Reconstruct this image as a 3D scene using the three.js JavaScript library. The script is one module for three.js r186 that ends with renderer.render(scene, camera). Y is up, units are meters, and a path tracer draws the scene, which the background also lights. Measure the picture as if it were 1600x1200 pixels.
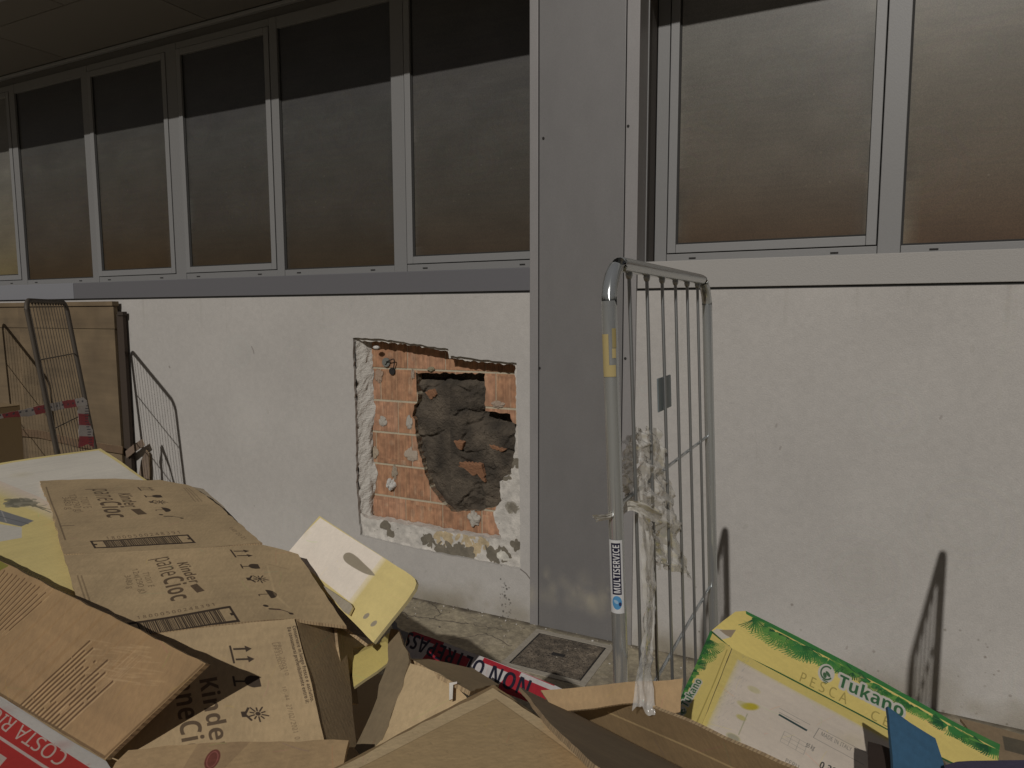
import * as THREE from 'three';
import { RoundedBoxGeometry } from 'three/addons/geometries/RoundedBoxGeometry.js';
import { mergeGeometries } from 'three/addons/utils/BufferGeometryUtils.js';
import { Brush, Evaluator, SUBTRACTION } from 'three-bvh-csg';

// ------------------------------------------------------------------ camera, sky, lamp light, exposure
const scene = new THREE.Scene();
const camera = new THREE.PerspectiveCamera(57.4201, 4 / 3, 0.05, 400);
camera.position.set(0, 1.58, 3.112);
{
  const r = new THREE.Vector3(...[0.8926, -0.003, -0.4509]), u = new THREE.Vector3(...[-0.0432, 0.9948, -0.0923]), f = new THREE.Vector3(...[-0.4488, -0.1019, -0.8878]);
  camera.quaternion.setFromRotationMatrix(new THREE.Matrix4().makeBasis(r, u, f.negate()));
}
scene.add(camera);

// night sky over a town: dull overcast, a warmer glow towards the horizon
{
  const W = 64, Hh = 64, d = new Float32Array(W * Hh * 4);
  for (let j = 0; j < Hh; j++) for (let i = 0; i < W; i++) {
    const el = ((j + 0.5) / Hh - 0.5) * Math.PI, k = (j * W + i) * 4;
    const g = el > 0 ? Math.exp(-el / 0.35) : 1;
    const c = el > -0.02 ? [0.046 + 0.022 * g, 0.047 + 0.016 * g, 0.056 + 0.004 * g] : [0.015, 0.014, 0.012];
    d[k] = c[0]; d[k + 1] = c[1]; d[k + 2] = c[2]; d[k + 3] = 1;
  }
  const t = new THREE.DataTexture(d, W, Hh, THREE.RGBAFormat, THREE.FloatType);
  t.mapping = THREE.EquirectangularReflectionMapping; t.magFilter = THREE.LinearFilter; t.minFilter = THREE.LinearFilter; t.needsUpdate = true;
  scene.background = t; scene.environment = t;
}
const sun = new THREE.DirectionalLight(new THREE.Color().setRGB(1, 0.962, 0.91), 1.84);
sun.position.set(1.25, 7, 10); sun.target.position.set(0, 0, 0);
sun.castShadow = true; sun.shadow.radius = 1.0; sun.shadow.mapSize.set(2048, 2048);
sun.shadow.camera.left = -8; sun.shadow.camera.right = 6; sun.shadow.camera.top = 6; sun.shadow.camera.bottom = -5; sun.shadow.camera.far = 40;
scene.add(sun, sun.target);

const renderer = new THREE.WebGLRenderer({ antialias: true });
renderer.toneMapping = THREE.LinearToneMapping; renderer.toneMappingExposure = 1;
renderer.shadowMap.enabled = true;

// ------------------------------------------------------------------ helpers
function rng(s) { return () => { s |= 0; s = s + 0x6D2B79F5 | 0; let t = Math.imul(s ^ s >>> 15, 1 | s); t = t + Math.imul(t ^ t >>> 7, 61 | t) ^ t; return ((t ^ t >>> 14) >>> 0) / 4294967296; }; }
const R = rng(7);
function hash(x, y, s) { let h = Math.imul(x, 374761393) + Math.imul(y, 668265263) + Math.imul(s, 1274126177); h = Math.imul(h ^ h >>> 13, 1274126177); return ((h ^ h >>> 16) >>> 0) / 4294967296; }
function vnoise(x, y, s = 0) { const xi = Math.floor(x), yi = Math.floor(y), f = x - xi, g = y - yi, a = f * f * (3 - 2 * f), b = g * g * (3 - 2 * g);
  return (hash(xi, yi, s) * (1 - a) + hash(xi + 1, yi, s) * a) * (1 - b) + (hash(xi, yi + 1, s) * (1 - a) + hash(xi + 1, yi + 1, s) * a) * b; }
function fbm(x, y, s = 0, n = 4) { let v = 0, a = 0.5, t = 0; for (let i = 0; i < n; i++) { v += a * vnoise(x, y, s + i); t += a; x *= 2.03; y *= 2.03; a *= 0.5; } return v / t; }
const s8 = (v) => Math.round(255 * (v <= 0.0031308 ? 12.92 * v : 1.055 * Math.pow(Math.min(1, v), 1 / 2.4) - 0.055));
const css = (c, a = 1) => `rgba(${s8(c[0])},${s8(c[1])},${s8(c[2])},${a})`;
const V = (a) => new THREE.Vector3(a[0], a[1], a[2]);
const col = (c) => new THREE.Color().setRGB(c[0], c[1], c[2]);
const std = (c, rough = 0.8, metal = 0, extra = {}) => new THREE.MeshStandardMaterial({ color: col(c), roughness: rough, metalness: metal, side: THREE.DoubleSide, ...extra });

function canvasTex(w, h, draw) {
  const c = document.createElement('canvas'); c.width = Math.max(8, Math.round(w)); c.height = Math.max(8, Math.round(h));
  const x = c.getContext('2d'); draw(x, c.width, c.height);
  const t = new THREE.CanvasTexture(c); t.colorSpace = THREE.SRGBColorSpace; t.wrapS = t.wrapT = THREE.RepeatWrapping; t.anisotropy = 8; return t;
}
// pixel noise over what is already on a canvas
function grain(x, w, h, fn) { const im = x.getImageData(0, 0, w, h), d = im.data; for (let j = 0; j < h; j++) for (let i = 0; i < w; i++) { const k = (j * w + i) * 4, m = fn(i, j); d[k] *= m; d[k + 1] *= m; d[k + 2] *= m; } x.putImageData(im, 0, 0); }
function dataTex(n, fn) { const d = new Uint8Array(n * n * 4); for (let j = 0; j < n; j++) for (let i = 0; i < n; i++) { const v = Math.max(0, Math.min(255, fn(i, j) * 255)), k = (j * n + i) * 4; d[k] = d[k + 1] = d[k + 2] = v; d[k + 3] = 255; }
  const t = new THREE.DataTexture(d, n, n); t.wrapS = t.wrapT = THREE.RepeatWrapping; t.magFilter = THREE.LinearFilter; t.needsUpdate = true; return t; }
// noise that tiles over n pixels
function tnoise(i, j, n, cells, s) { const x = i / n * cells, y = j / n * cells, xi = Math.floor(x), yi = Math.floor(y), f = x - xi, g = y - yi, a = f * f * (3 - 2 * f), b = g * g * (3 - 2 * g), q = (u, v) => hash((u + cells) % cells, (v + cells) % cells, s);
  return (q(xi, yi) * (1 - a) + q(xi + 1, yi) * a) * (1 - b) + (q(xi, yi + 1) * (1 - a) + q(xi + 1, yi + 1) * a) * b; }
const stuccoBump = dataTex(512, (i, j) => 0.45 * tnoise(i, j, 512, 128, 1) + 0.3 * tnoise(i, j, 512, 256, 2) + 0.25 * tnoise(i, j, 512, 16, 3)); stuccoBump.repeat.set(2.2, 2.2);
const cardBump = dataTex(256, (i, j) => 0.35 * tnoise(i, j, 256, 64, 4) + 0.25 * tnoise(i, j, 256, 8, 5) + 0.12 * (0.5 + 0.5 * Math.sin(i / 256 * Math.PI * 2 * 26))); cardBump.repeat.set(5.5, 5.5);
const roughBump = dataTex(512, (i, j) => 0.4 * tnoise(i, j, 512, 24, 6) + 0.35 * tnoise(i, j, 512, 64, 7) + 0.25 * tnoise(i, j, 512, 200, 8)); roughBump.repeat.set(2, 2);

const used = {};
function numbered(n) { const k = used[n] = (used[n] ?? -1) + 1; return k ? `${n}_${String(k).padStart(3, '0')}` : n; }
function tag(o, label, category, group) { o.userData.label = label; o.userData.category = category; if (group) o.userData.group = group; return o; }
function thing(name, label, category, pos = [0, 0, 0], group) { const g = new THREE.Group(); g.name = numbered(name); g.position.set(...pos); scene.add(g); return tag(g, label, category, group); }
function mesh(name, geo, mat, parent) { const m = new THREE.Mesh(geo, mat); m.name = numbered(name); m.castShadow = m.receiveShadow = true; if (parent) parent.add(m); return m; }
// box from two corners in the parent's space, softened edges
function box(name, x0, x1, y0, y1, z0, z1, mat, parent, r = 0.002) {
  const w = Math.abs(x1 - x0), h = Math.abs(y1 - y0), d = Math.abs(z1 - z0), rr = Math.min(r, w * 0.45, h * 0.45, d * 0.45);
  const g = rr > 0.0004 ? new RoundedBoxGeometry(w, h, d, 1, rr) : new THREE.BoxGeometry(w, h, d);
  g.translate((x0 + x1) / 2, (y0 + y1) / 2, (z0 + z1) / 2); metreUv(g); return mesh(name, g, mat, parent);
}
function metreUv(g) { const p = g.attributes.position, n = g.attributes.normal, u = new Float32Array(p.count * 2);
  for (let i = 0; i < p.count; i++) { const ax = Math.abs(n.getX(i)), ay = Math.abs(n.getY(i)), az = Math.abs(n.getZ(i));
    if (az >= ax && az >= ay) { u[2 * i] = p.getX(i); u[2 * i + 1] = p.getY(i); } else if (ax >= ay) { u[2 * i] = p.getZ(i); u[2 * i + 1] = p.getY(i); } else { u[2 * i] = p.getX(i); u[2 * i + 1] = p.getZ(i); } }
  g.setAttribute('uv', new THREE.BufferAttribute(u, 2)); return g; }

// the separate pieces of a cut geometry
function pieces(g) { const q = g.index ? g.toNonIndexed() : g, p = q.attributes.position, n = q.drawRange.count === Infinity ? p.count : Math.min(p.count, q.drawRange.count), id = new Map(), par = [], find = (a) => { while (par[a] !== a) a = par[a] = par[par[a]]; return a; }, vid = []; for (let i = 0; i < n; i++) { const k = [p.getX(i), p.getY(i), p.getZ(i)].map((v) => Math.round(v * 5e3)).join(); if (!id.has(k)) { id.set(k, par.length); par.push(par.length); } vid.push(id.get(k)); }
  for (let i = 0; i < n; i += 3) { par[find(vid[i + 1])] = find(vid[i]); par[find(vid[i + 2])] = find(vid[i]); } const sets = new Map(); for (let i = 0; i < n; i += 3) { const r = find(vid[i]); if (!sets.has(r)) sets.set(r, []); sets.get(r).push(i, i + 1, i + 2); }
  return [...sets.values()].map((ix) => { const o = new THREE.BufferGeometry(); for (const nm of ['position', 'normal', 'uv']) { const a = q.attributes[nm], d = new Float32Array(ix.length * a.itemSize); ix.forEach((s, j) => { for (let c = 0; c < a.itemSize; c++) d[j * a.itemSize + c] = a.array[s * a.itemSize + c]; }); o.setAttribute(nm, new THREE.BufferAttribute(d, a.itemSize)); } return o; }); }
// a sheet of board: flat polygon through 3-D corners, cut into small triangles, slightly warped, with real thickness
const inP = (pt, poly) => { let c = false; for (let i = 0, j = poly.length - 1; i < poly.length; j = i++) if ((poly[i][1] > pt[1]) !== (poly[j][1] > pt[1]) && pt[0] < (poly[j][0] - poly[i][0]) * (pt[1] - poly[i][1]) / (poly[j][1] - poly[i][1]) + poly[i][0]) c = !c; return c; };
let sheetSeed = 1;
function sheet(name, pts, o, parent) {
  const sd = sheetSeed++, P0 = V(pts[0]); let n = new THREE.Vector3();
  for (let i = 0; i < pts.length; i++) { const a = V(pts[i]).sub(P0), b = V(pts[(i + 1) % pts.length]).sub(P0); n.add(a.cross(b)); }
  n.normalize(); if (n.dot(camera.position.clone().sub(P0)) < 0) n.negate();
  if (o.away) n.negate();
  const e1 = V(pts[1]).sub(P0); e1.addScaledVector(n, -e1.dot(n)).normalize(); const e2 = n.clone().cross(e1);
  const to2 = (q) => { const d = V(q).sub(P0); return [d.dot(e1), d.dot(e2)]; };
  let poly = pts.map(to2);
  const area = poly.reduce((s, q, i) => { const r = poly[(i + 1) % poly.length]; return s + q[0] * r[1] - r[0] * q[1]; }, 0);
  let jagSet = o.jagEdges;                        // which edges are torn
  if (area < 0) { poly.reverse(); if (jagSet) jagSet = jagSet.map((k) => pts.length - 2 - k + (k === pts.length - 1 ? pts.length : 0)); }
  const jag = o.jag ?? 0.0012, step = o.step ?? 0.02, out = [];
  for (let i = 0; i < poly.length; i++) { const a = poly[i], b = poly[(i + 1) % poly.length], L = Math.hypot(b[0] - a[0], b[1] - a[1]), m = Math.max(1, Math.round(L / step)), torn = !jagSet || jagSet.includes(i);
    for (let k = 0; k < m; k++) { const t = k / m, off = k && torn ? (vnoise(t * L / step * 0.9, i * 7.3, sd) - 0.5) * 2 * jag + (hash(k, i, sd) - 0.5) * jag : 0; out.push(new THREE.Vector2(a[0] + (b[0] - a[0]) * t + (b[1] - a[1]) / L * off, a[1] + (b[1] - a[1]) * t - (b[0] - a[0]) / L * off)); } }
  const holes = (o.holes ?? []).map((h) => h.map(to2).map((q) => new THREE.Vector2(...q)));
  for (const h of holes) if (!THREE.ShapeUtils.isClockWise(h)) h.reverse();
  let verts = [...out, ...holes.flat()].map((v) => [v.x, v.y]), tris = THREE.ShapeUtils.triangulateShape(out, holes);
  let loops = [out.map((_, i) => i)]; let base = out.length; for (const h of holes) { loops.push(h.map((_, i) => base + i)); base += h.length; }
  for (let s = 0; s < (o.sub ?? 2); s++) {          // split every edge in two
    const mid = new Map(), nt = [], md = (a, b) => { const k = a < b ? a * 1e6 + b : b * 1e6 + a; if (!mid.has(k)) { mid.set(k, verts.length); verts.push([(verts[a][0] + verts[b][0]) / 2, (verts[a][1] + verts[b][1]) / 2]); } return mid.get(k); };
    for (const [a, b, c] of tris) { const x = md(a, b), y = md(b, c), z = md(c, a); nt.push([a, x, z], [x, b, y], [z, y, c], [x, y, z]); }
    tris = nt; loops = loops.map((lp) => lp.flatMap((a, i) => { const b = lp[(i + 1) % lp.length], k = a < b ? a * 1e6 + b : b * 1e6 + a; return mid.has(k) ? [a, mid.get(k)] : [a]; }));
  }
  const xs = verts.map((v) => v[0]), ys = verts.map((v) => v[1]), x0 = Math.min(...xs), x1 = Math.max(...xs), y0 = Math.min(...ys), y1 = Math.max(...ys), W = x1 - x0, Hh = y1 - y0;
  const warp = o.warp ?? 0.003, t = o.t ?? 0.004, ws = o.ws ?? 5;
  const bend = o.bend;                             // [px,py of axis in 3-D A,B, amount]
  const zf = (x, y) => (fbm(x * ws + sd * 3.7, y * ws, sd, 2) - 0.5) * 2 * warp + (bend ? bend(x - x0, y - y0, W, Hh) : 0);
  const pos = [], uv = [], idx = [], grp = [];
  const push = (x, y, z) => { pos.push(P0.x + e1.x * x + e2.x * y + n.x * z, P0.y + e1.y * x + e2.y * y + n.y * z, P0.z + e1.z * x + e2.z * y + n.z * z); uv.push(x - x0, y - y0); return pos.length / 3 - 1; };
  const f = verts.map((v) => push(v[0], v[1], zf(v[0], v[1]))), b = verts.map((v) => push(v[0], v[1], zf(v[0], v[1]) - t));
  for (const [p, q, r] of tris) { const ccw = (verts[q][0] - verts[p][0]) * (verts[r][1] - verts[p][1]) - (verts[r][0] - verts[p][0]) * (verts[q][1] - verts[p][1]) > 0; ccw ? idx.push(f[p], f[q], f[r]) : idx.push(f[p], f[r], f[q]); }
  grp.push([0, idx.length, 0]); let s0 = idx.length;
  for (const [p, q, r] of tris) { const ccw = (verts[q][0] - verts[p][0]) * (verts[r][1] - verts[p][1]) - (verts[r][0] - verts[p][0]) * (verts[q][1] - verts[p][1]) > 0; ccw ? idx.push(b[p], b[r], b[q]) : idx.push(b[p], b[q], b[r]); }
  grp.push([s0, idx.length - s0, 1]); s0 = idx.length;
  for (const lp of loops) for (let i = 0; i < lp.length; i++) { const A = verts[lp[i]], B = verts[lp[(i + 1) % lp.length]], za = zf(...A), zb = zf(...B); const q = [push(...A, za), push(...B, zb), push(...B, zb - t), push(...A, za - t)]; idx.push(q[0], q[2], q[1], q[0], q[3], q[2]); }
  grp.push([s0, idx.length - s0, 2]);
  const g = new THREE.BufferGeometry(); g.setAttribute('position', new THREE.Float32BufferAttribute(pos, 3)); g.setAttribute('uv', new THREE.Float32BufferAttribute(uv, 2)); g.setIndex(idx); g.computeVertexNormals();
  for (const q of grp) g.addGroup(...q);
  const px = o.px ?? 1300, T = (q) => { const d = to2(q); return [(d[0] - x0) * px, (y1 - d[1]) * px]; };
  const map = canvasTex(W * px, Hh * px, (x, w, h) => { const base = o.base ?? KRAFT; x.fillStyle = css(base); x.fillRect(0, 0, w, h); if (o.draw) o.draw(x, T, px, w, h); if (o.wear !== 0) { const r = rng(sd * 13 + 1), n = Math.min(60, w * h / 9000); for (let i = 0; i < n; i++) { const X = r() * w, Y = r() * h, L = 6 + r() * 90, a = r() * 6.3; x.strokeStyle = css(base.map((v) => Math.min(0.9, v * (r() < 0.6 ? 1.25 : 0.6))), 0.12 + 0.25 * r()); x.lineWidth = 0.6 + r() * 2; x.beginPath(); x.moveTo(X, Y); x.quadraticCurveTo(X + Math.cos(a) * L * 0.5 + (r() - 0.5) * 12, Y + Math.sin(a) * L * 0.5 + (r() - 0.5) * 12, X + Math.cos(a) * L, Y + Math.sin(a) * L); x.stroke(); } for (let i = 0; i < n / 3; i++) { const X = r() * w, Y = r() * h, q = 6 + r() * 50, g = x.createRadialGradient(X, Y, 0, X, Y, q); g.addColorStop(0, css(base.map((v) => v * 0.55), 0.2 * r())); g.addColorStop(1, css(base, 0)); x.fillStyle = g; x.fillRect(X - q, Y - q, 2 * q, 2 * q); } for (let i = 0; i < n * 2; i++) { x.fillStyle = css(base.map((v) => Math.min(0.9, v * 1.1)), 0.5); x.fillRect(r() * w, r() * h, 0.8 + r() * 2.4, 0.8 + r() * 1.6); } } const st = o.streak ?? 0.035, ang = o.ang ?? 0, ca = Math.cos(ang), sa = Math.sin(ang);
    grain(x, w, h, (i, j) => { const u = (i * ca + j * sa) / px, v = (-i * sa + j * ca) / px; return 1 + (o.bump === 0.0002 ? (fbm(u * 160, v * 160, sd, 2) - 0.5) * 0.035 : (fbm(u * 260, v * 130, sd, 2) - 0.5) * 0.09) + (fbm(u * 9, v * 9, sd + 9, 3) - 0.5) * (o.bump === 0.0002 ? 0.09 : 0.2) + (vnoise(u * 3, v * 160, sd + 5) - 0.5) * st + (hash(i, j, sd) - 0.5) * 0.05; }); });
  map.repeat.set(1 / W, 1 / Hh);
  const front = new THREE.MeshStandardMaterial({ map, roughness: o.rough ?? 0.82, bumpMap: cardBump, bumpScale: o.bump ?? 0.0005, side: THREE.DoubleSide });
  const m = mesh(name, g, [front, o.back ?? M.kraftBack, o.edge ?? M.kraftEdge], parent);
  return m;
}
// printing on a sheet: text on the baseline A-B with its capitals reaching C above A
function text(x, T, str, A, B, C, color, font = 'bold 100px sans-serif', cap = 73) {
  const a = T(A), b = T(B), c = T(C); x.save(); x.font = font; const w = x.measureText(str).width;
  x.setTransform((b[0] - a[0]) / w, (b[1] - a[1]) / w, (a[0] - c[0]) / cap, (a[1] - c[1]) / cap, a[0], a[1]); x.fillStyle = color; x.textBaseline = 'alphabetic'; x.fillText(str, 0, 0); x.restore();
}
function polyg(x, T, pts, color, stroke) { x.beginPath(); pts.forEach((q, i) => { const a = T(q); i ? x.lineTo(...a) : x.moveTo(...a); }); x.closePath(); if (color) { x.fillStyle = color; x.fill(); } if (stroke) { x.strokeStyle = stroke[0]; x.lineWidth = stroke[1]; x.stroke(); } }
function line(x, T, pts, color, w) { x.beginPath(); pts.forEach((q, i) => { const a = T(q); i ? x.lineTo(...a) : x.moveTo(...a); }); x.strokeStyle = color; x.lineWidth = w; x.stroke(); }
// draw in a unit square whose corners lie at O (0,0), U (1,0), W (0,1) on the sheet
function unit(x, T, O, U, W, fn) { const o = T(O), u = T(U), w = T(W); x.save(); x.setTransform(u[0] - o[0], u[1] - o[1], w[0] - o[0], w[1] - o[1], o[0], o[1]); fn(x); x.restore(); }

// ------------------------------------------------------------------ materials
const KRAFT = [0.41, 0.30, 0.168], BROWN = [0.295, 0.19, 0.094];
const edgeMap = canvasTex(64, 64, (x) => { x.fillStyle = css([0.44, 0.32, 0.18]); x.fillRect(0, 0, 64, 64); x.fillStyle = css([0.10, 0.065, 0.035], 0.32); for (let i = 0; i < 4; i++) { x.fillRect(i * 16 + 2, 0, 6, 64); } x.fillStyle = css([0.16, 0.1, 0.05], 0.3); x.fillRect(0, 10, 64, 6); x.fillRect(0, 40, 64, 6); }); edgeMap.repeat.set(52, 52);
const M = {
  kraftBack: std([0.42, 0.30, 0.165], 0.9, 0, { bumpMap: cardBump, bumpScale: 0.0006 }), kraftEdge: std([1, 1, 1], 0.95, 0, { map: edgeMap }),
  whiteEdge: std([0.5, 0.45, 0.3], 0.9), yellowBack: std([0.45, 0.33, 0.17], 0.9),
  frame: std([0.215, 0.212, 0.208], 0.5, 0.12, { bumpMap: stuccoBump, bumpScale: 0.0002 }), sash: std([0.235, 0.232, 0.228], 0.5, 0.12, { bumpMap: stuccoBump, bumpScale: 0.0002 }), dark: std([0.02, 0.018, 0.017], 0.9), seal: std([0.025, 0.024, 0.022], 0.8),
  galv: std([0.50, 0.52, 0.52], 0.36, 0.7), wire: std([0.32, 0.33, 0.33], 0.4, 0.8),
  galvShade: std([0.085, 0.07, 0.055], 0.65, 0.3),  // galvanised steel of the far-left panels, shade put into its colour
};
M.galv.roughnessMap = roughBump;

// ------------------------------------------------------------------ ground
{
  const map = canvasTex(1400, 1400, (x, w, h) => {
    x.fillStyle = css([0.30, 0.258, 0.18]); x.fillRect(0, 0, w, h);
    const r = rng(5);
    for (let i = 0; i < 60; i++) { const q = r(), c = r() < 0.5 ? [0.17, 0.15, 0.12] : [0.42, 0.38, 0.31]; const X = r() * w, Y = r() * h, s = 30 + r() * 160; const g = x.createRadialGradient(X, Y, 0, X, Y, s); g.addColorStop(0, css(c, 0.16 * q)); g.addColorStop(1, css(c, 0)); x.fillStyle = g; x.fillRect(X - s, Y - s, 2 * s, 2 * s); }
    grain(x, w, h, (i, j) => 1 + (fbm(i / 9, j / 9, 3, 3) - 0.5) * 0.35 + (fbm(i / 90, j / 90, 8, 3) - 0.5) * 0.3 + (hash(i, j, 1) - 0.5) * 0.14);
    const gy = 0.3 / 3 * h; for (let i = 0; i < 420; i++) { const X = r() * w, q = 4 + r() * 22, g = x.createRadialGradient(X, gy, 0, X, gy, q); g.addColorStop(0, css([0.07, 0.058, 0.042], 0.5 * r())); g.addColorStop(1, css([0.07, 0.058, 0.042], 0)); x.fillStyle = g; x.fillRect(X - q, gy - q, 2 * q, 2 * q); }
    const T = (q) => [((q[0] + 3.0) / 3) * w, ((q[2] + 0.3) / 3) * h];           // cracks in the cement, metres on the ground
    const crack = (pts, wd) => { x.lineJoin = 'round'; for (let k = 0; k < pts.length - 1; k++) { const a = T(pts[k]), b = T(pts[k + 1]); x.beginPath(); x.moveTo(...a); for (let s = 1; s <= 10; s++) x.lineTo(a[0] + (b[0] - a[0]) * s / 10 + (r() - 0.5) * 8, a[1] + (b[1] - a[1]) * s / 10 + (r() - 0.5) * 8); x.strokeStyle = css([0.06, 0.05, 0.04], 0.75); x.lineWidth = wd; x.stroke(); } };
    crack([[-2.2417, 0, 0.1349], [-2.0746, 0, 0.2052], [-1.9291, 0, 0.1844], [-1.7397, 0, 0.1488]], 3);
    crack([[-2.0844, 0, 0.0096], [-1.9414, 0, 0.1039], [-1.9529, 0, 0.1962]], 2.5); crack([[-1.7397, 0, 0.1488], [-1.5459, 0, 0.1331]], 2);
    crack([[-1.7486, 0, 0.349], [-1.6148, 0, 0.2065], [-1.4413, 0, 0.2692]], 2);
  });
  map.repeat.set(1 / 3, 1 / 3);
  const g = new THREE.PlaneGeometry(300, 300, 1, 1); g.rotateX(-Math.PI / 2);
  const p = g.attributes.position, u = g.attributes.uv; for (let i = 0; i < p.count; i++) u.setXY(i, p.getX(i) + 3, -(p.getZ(i) + 0.3) + 3);
  const m = mesh('pavement', g, new THREE.MeshStandardMaterial({ map, roughness: 0.92, bumpMap: roughBump, bumpScale: 0.003 }), scene); m.userData.kind = 'structure';
}

// ------------------------------------------------------------------ building
const bld = thing('building', 'white rendered building with grey windows, metal pillar and a hole in its wall', 'building', [0, 0, 0]);
const XL = -12, XR = 7, WT = 1.674, PX0 = -1.471, PX1 = -0.938;
const wallMap = (x0, x1, marks) => { const px = 400, t = canvasTex((x1 - x0) * px, 1.68 * px, (x, w, h) => {
  x.fillStyle = css([0.448, 0.430, 0.402]); x.fillRect(0, 0, w, h);
  const T = (q) => [(q[0] - x0) * px, h - q[1] * px], r = rng(11);
  for (let i = 0; i < 150; i++) { const X = r() * w, Y = h - Math.pow(r(), 2.6) * 0.4 * px, s = 0.6 + r() * 2.4; x.fillStyle = css([0.12, 0.1, 0.08], 0.15 + 0.4 * r()); x.beginPath(); x.arc(X, Y, s * 0.8, 0, 7); x.fill(); }
  for (let i = 0; i < 90; i++) { const X = r() * w, Y = h - r() * r() * 55, s = 10 + r() * 46; const g = x.createRadialGradient(X, Y, 0, X, Y, s); g.addColorStop(0, css([0.2, 0.17, 0.12], 0.22)); g.addColorStop(1, css([0.2, 0.17, 0.12], 0)); x.fillStyle = g; x.fillRect(X - s, Y - s, 2 * s, 2 * s); }
  for (let i = 0; i < 26; i++) { const X = r() * w, Y = r() * h, s = 2 + r() * 5; x.fillStyle = css([0.3, 0.27, 0.25], 0.16); x.beginPath(); x.ellipse(X, Y, s * 0.5, s, r() * 3, 0, 7); x.fill(); }
  for (let i = 0; i < 60; i++) { const X = r() * w, Y = r() * h, L = 8 + r() * 60, a = r() * 3.2; x.strokeStyle = css(r() < 0.6 ? [0.34, 0.32, 0.29] : [0.55, 0.53, 0.5], 0.12 + 0.12 * r()); x.lineWidth = 0.6 + r() * 1.6; x.beginPath(); x.moveTo(X, Y); x.quadraticCurveTo(X + Math.cos(a) * L * 0.5 + (r() - 0.5) * 8, Y + Math.sin(a) * L * 0.5, X + Math.cos(a) * L, Y + Math.sin(a) * L); x.stroke(); }
  for (let i = 0; i < 16; i++) { const X = r() * w, L = 30 + r() * 150, g = x.createLinearGradient(0, 0, 0, L); g.addColorStop(0, css([0.26, 0.24, 0.21], 0.14 * r() + 0.04)); g.addColorStop(1, css([0.26, 0.24, 0.21], 0)); x.fillStyle = g; x.fillRect(X, 0, 2 + r() * 7, L); }
  for (let i = 0; i < 40; i++) { const X = r() * w, Y = r() * h, s = 20 + r() * 90, g = x.createRadialGradient(X, Y, 0, X, Y, s), k = r() < 0.5 ? [0.36, 0.34, 0.31] : [0.52, 0.5, 0.47]; g.addColorStop(0, css(k, 0.16 * r())); g.addColorStop(1, css(k, 0)); x.fillStyle = g; x.fillRect(X - s, Y - s, 2 * s, 2 * s); }
  for (let i = 0; i < 34; i++) { const X = r() * w, s = 14 + r() * 50, g = x.createRadialGradient(X, h, 0, X, h, s); g.addColorStop(0, css([0.2, 0.17, 0.12], 0.3)); g.addColorStop(1, css([0.2, 0.17, 0.12], 0)); x.fillStyle = g; x.fillRect(X - s, h - s, 2 * s, s); }
  marks && marks(x, T, px);
  grain(x, w, h, (i, j) => 1 + (fbm(i / 150, j / 150, 2, 3) - 0.5) * 0.07 + (fbm(i / 9, j / 9, 5, 2) - 0.5) * 0.04 + (hash(i, j, 4) - 0.5) * 0.06);
}); t.repeat.set(1 / (x1 - x0), 1 / 1.68); t.offset.set(-x0 / (x1 - x0), 0); return t; };
const wallMat = (map) => new THREE.MeshStandardMaterial({ map, roughness: 0.86, bumpMap: stuccoBump, bumpScale: 0.0008, side: THREE.DoubleSide });
// ragged line through points
function ragged(pts, step, amp, s) { const o = []; for (let i = 0; i < pts.length; i++) { const a = pts[i], b = pts[(i + 1) % pts.length], L = Math.hypot(b[0] - a[0], b[1] - a[1]), n = Math.max(1, Math.round(L / step)); for (let k = 0; k < n; k++) { const t = k / n, q = k ? (hash(k, i, s) - 0.5) * 2 * amp : 0; o.push([a[0] + (b[0] - a[0]) * t + (b[1] - a[1]) / L * q, a[1] + (b[1] - a[1]) * t - (b[0] - a[0]) / L * q]); } } return o; }
const path2 = (pts) => new THREE.Path(pts.map((q) => new THREE.Vector2(...q)));
const shape2 = (pts) => new THREE.Shape(pts.map((q) => new THREE.Vector2(...q)));
const slab = (sh, z1, t) => { const g = new THREE.ExtrudeGeometry(sh, { depth: t, bevelEnabled: false }); g.translate(0, 0, z1 - t); return metreUv(g); };
const outerCut = ragged([[-2.5737, 1.4391], [-2.3569, 1.4351], [-2.1385, 1.411], [-1.9464, 1.3911], [-1.9391, 1.3545], [-1.7294, 1.3402], [-1.5478, 1.3294], [-1.5449, 1.0953], [-1.5417, 0.9334], [-1.5315, 0.7049], [-1.5287, 0.2748], [-1.6885, 0.2757], [-1.9626, 0.2771], [-2.2126, 0.2816], [-2.3874, 0.2922], [-2.5554, 0.3053], [-2.5741, 0.5892], [-2.5688, 1.0337]], 0.022, 0.0035, 21);
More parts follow.
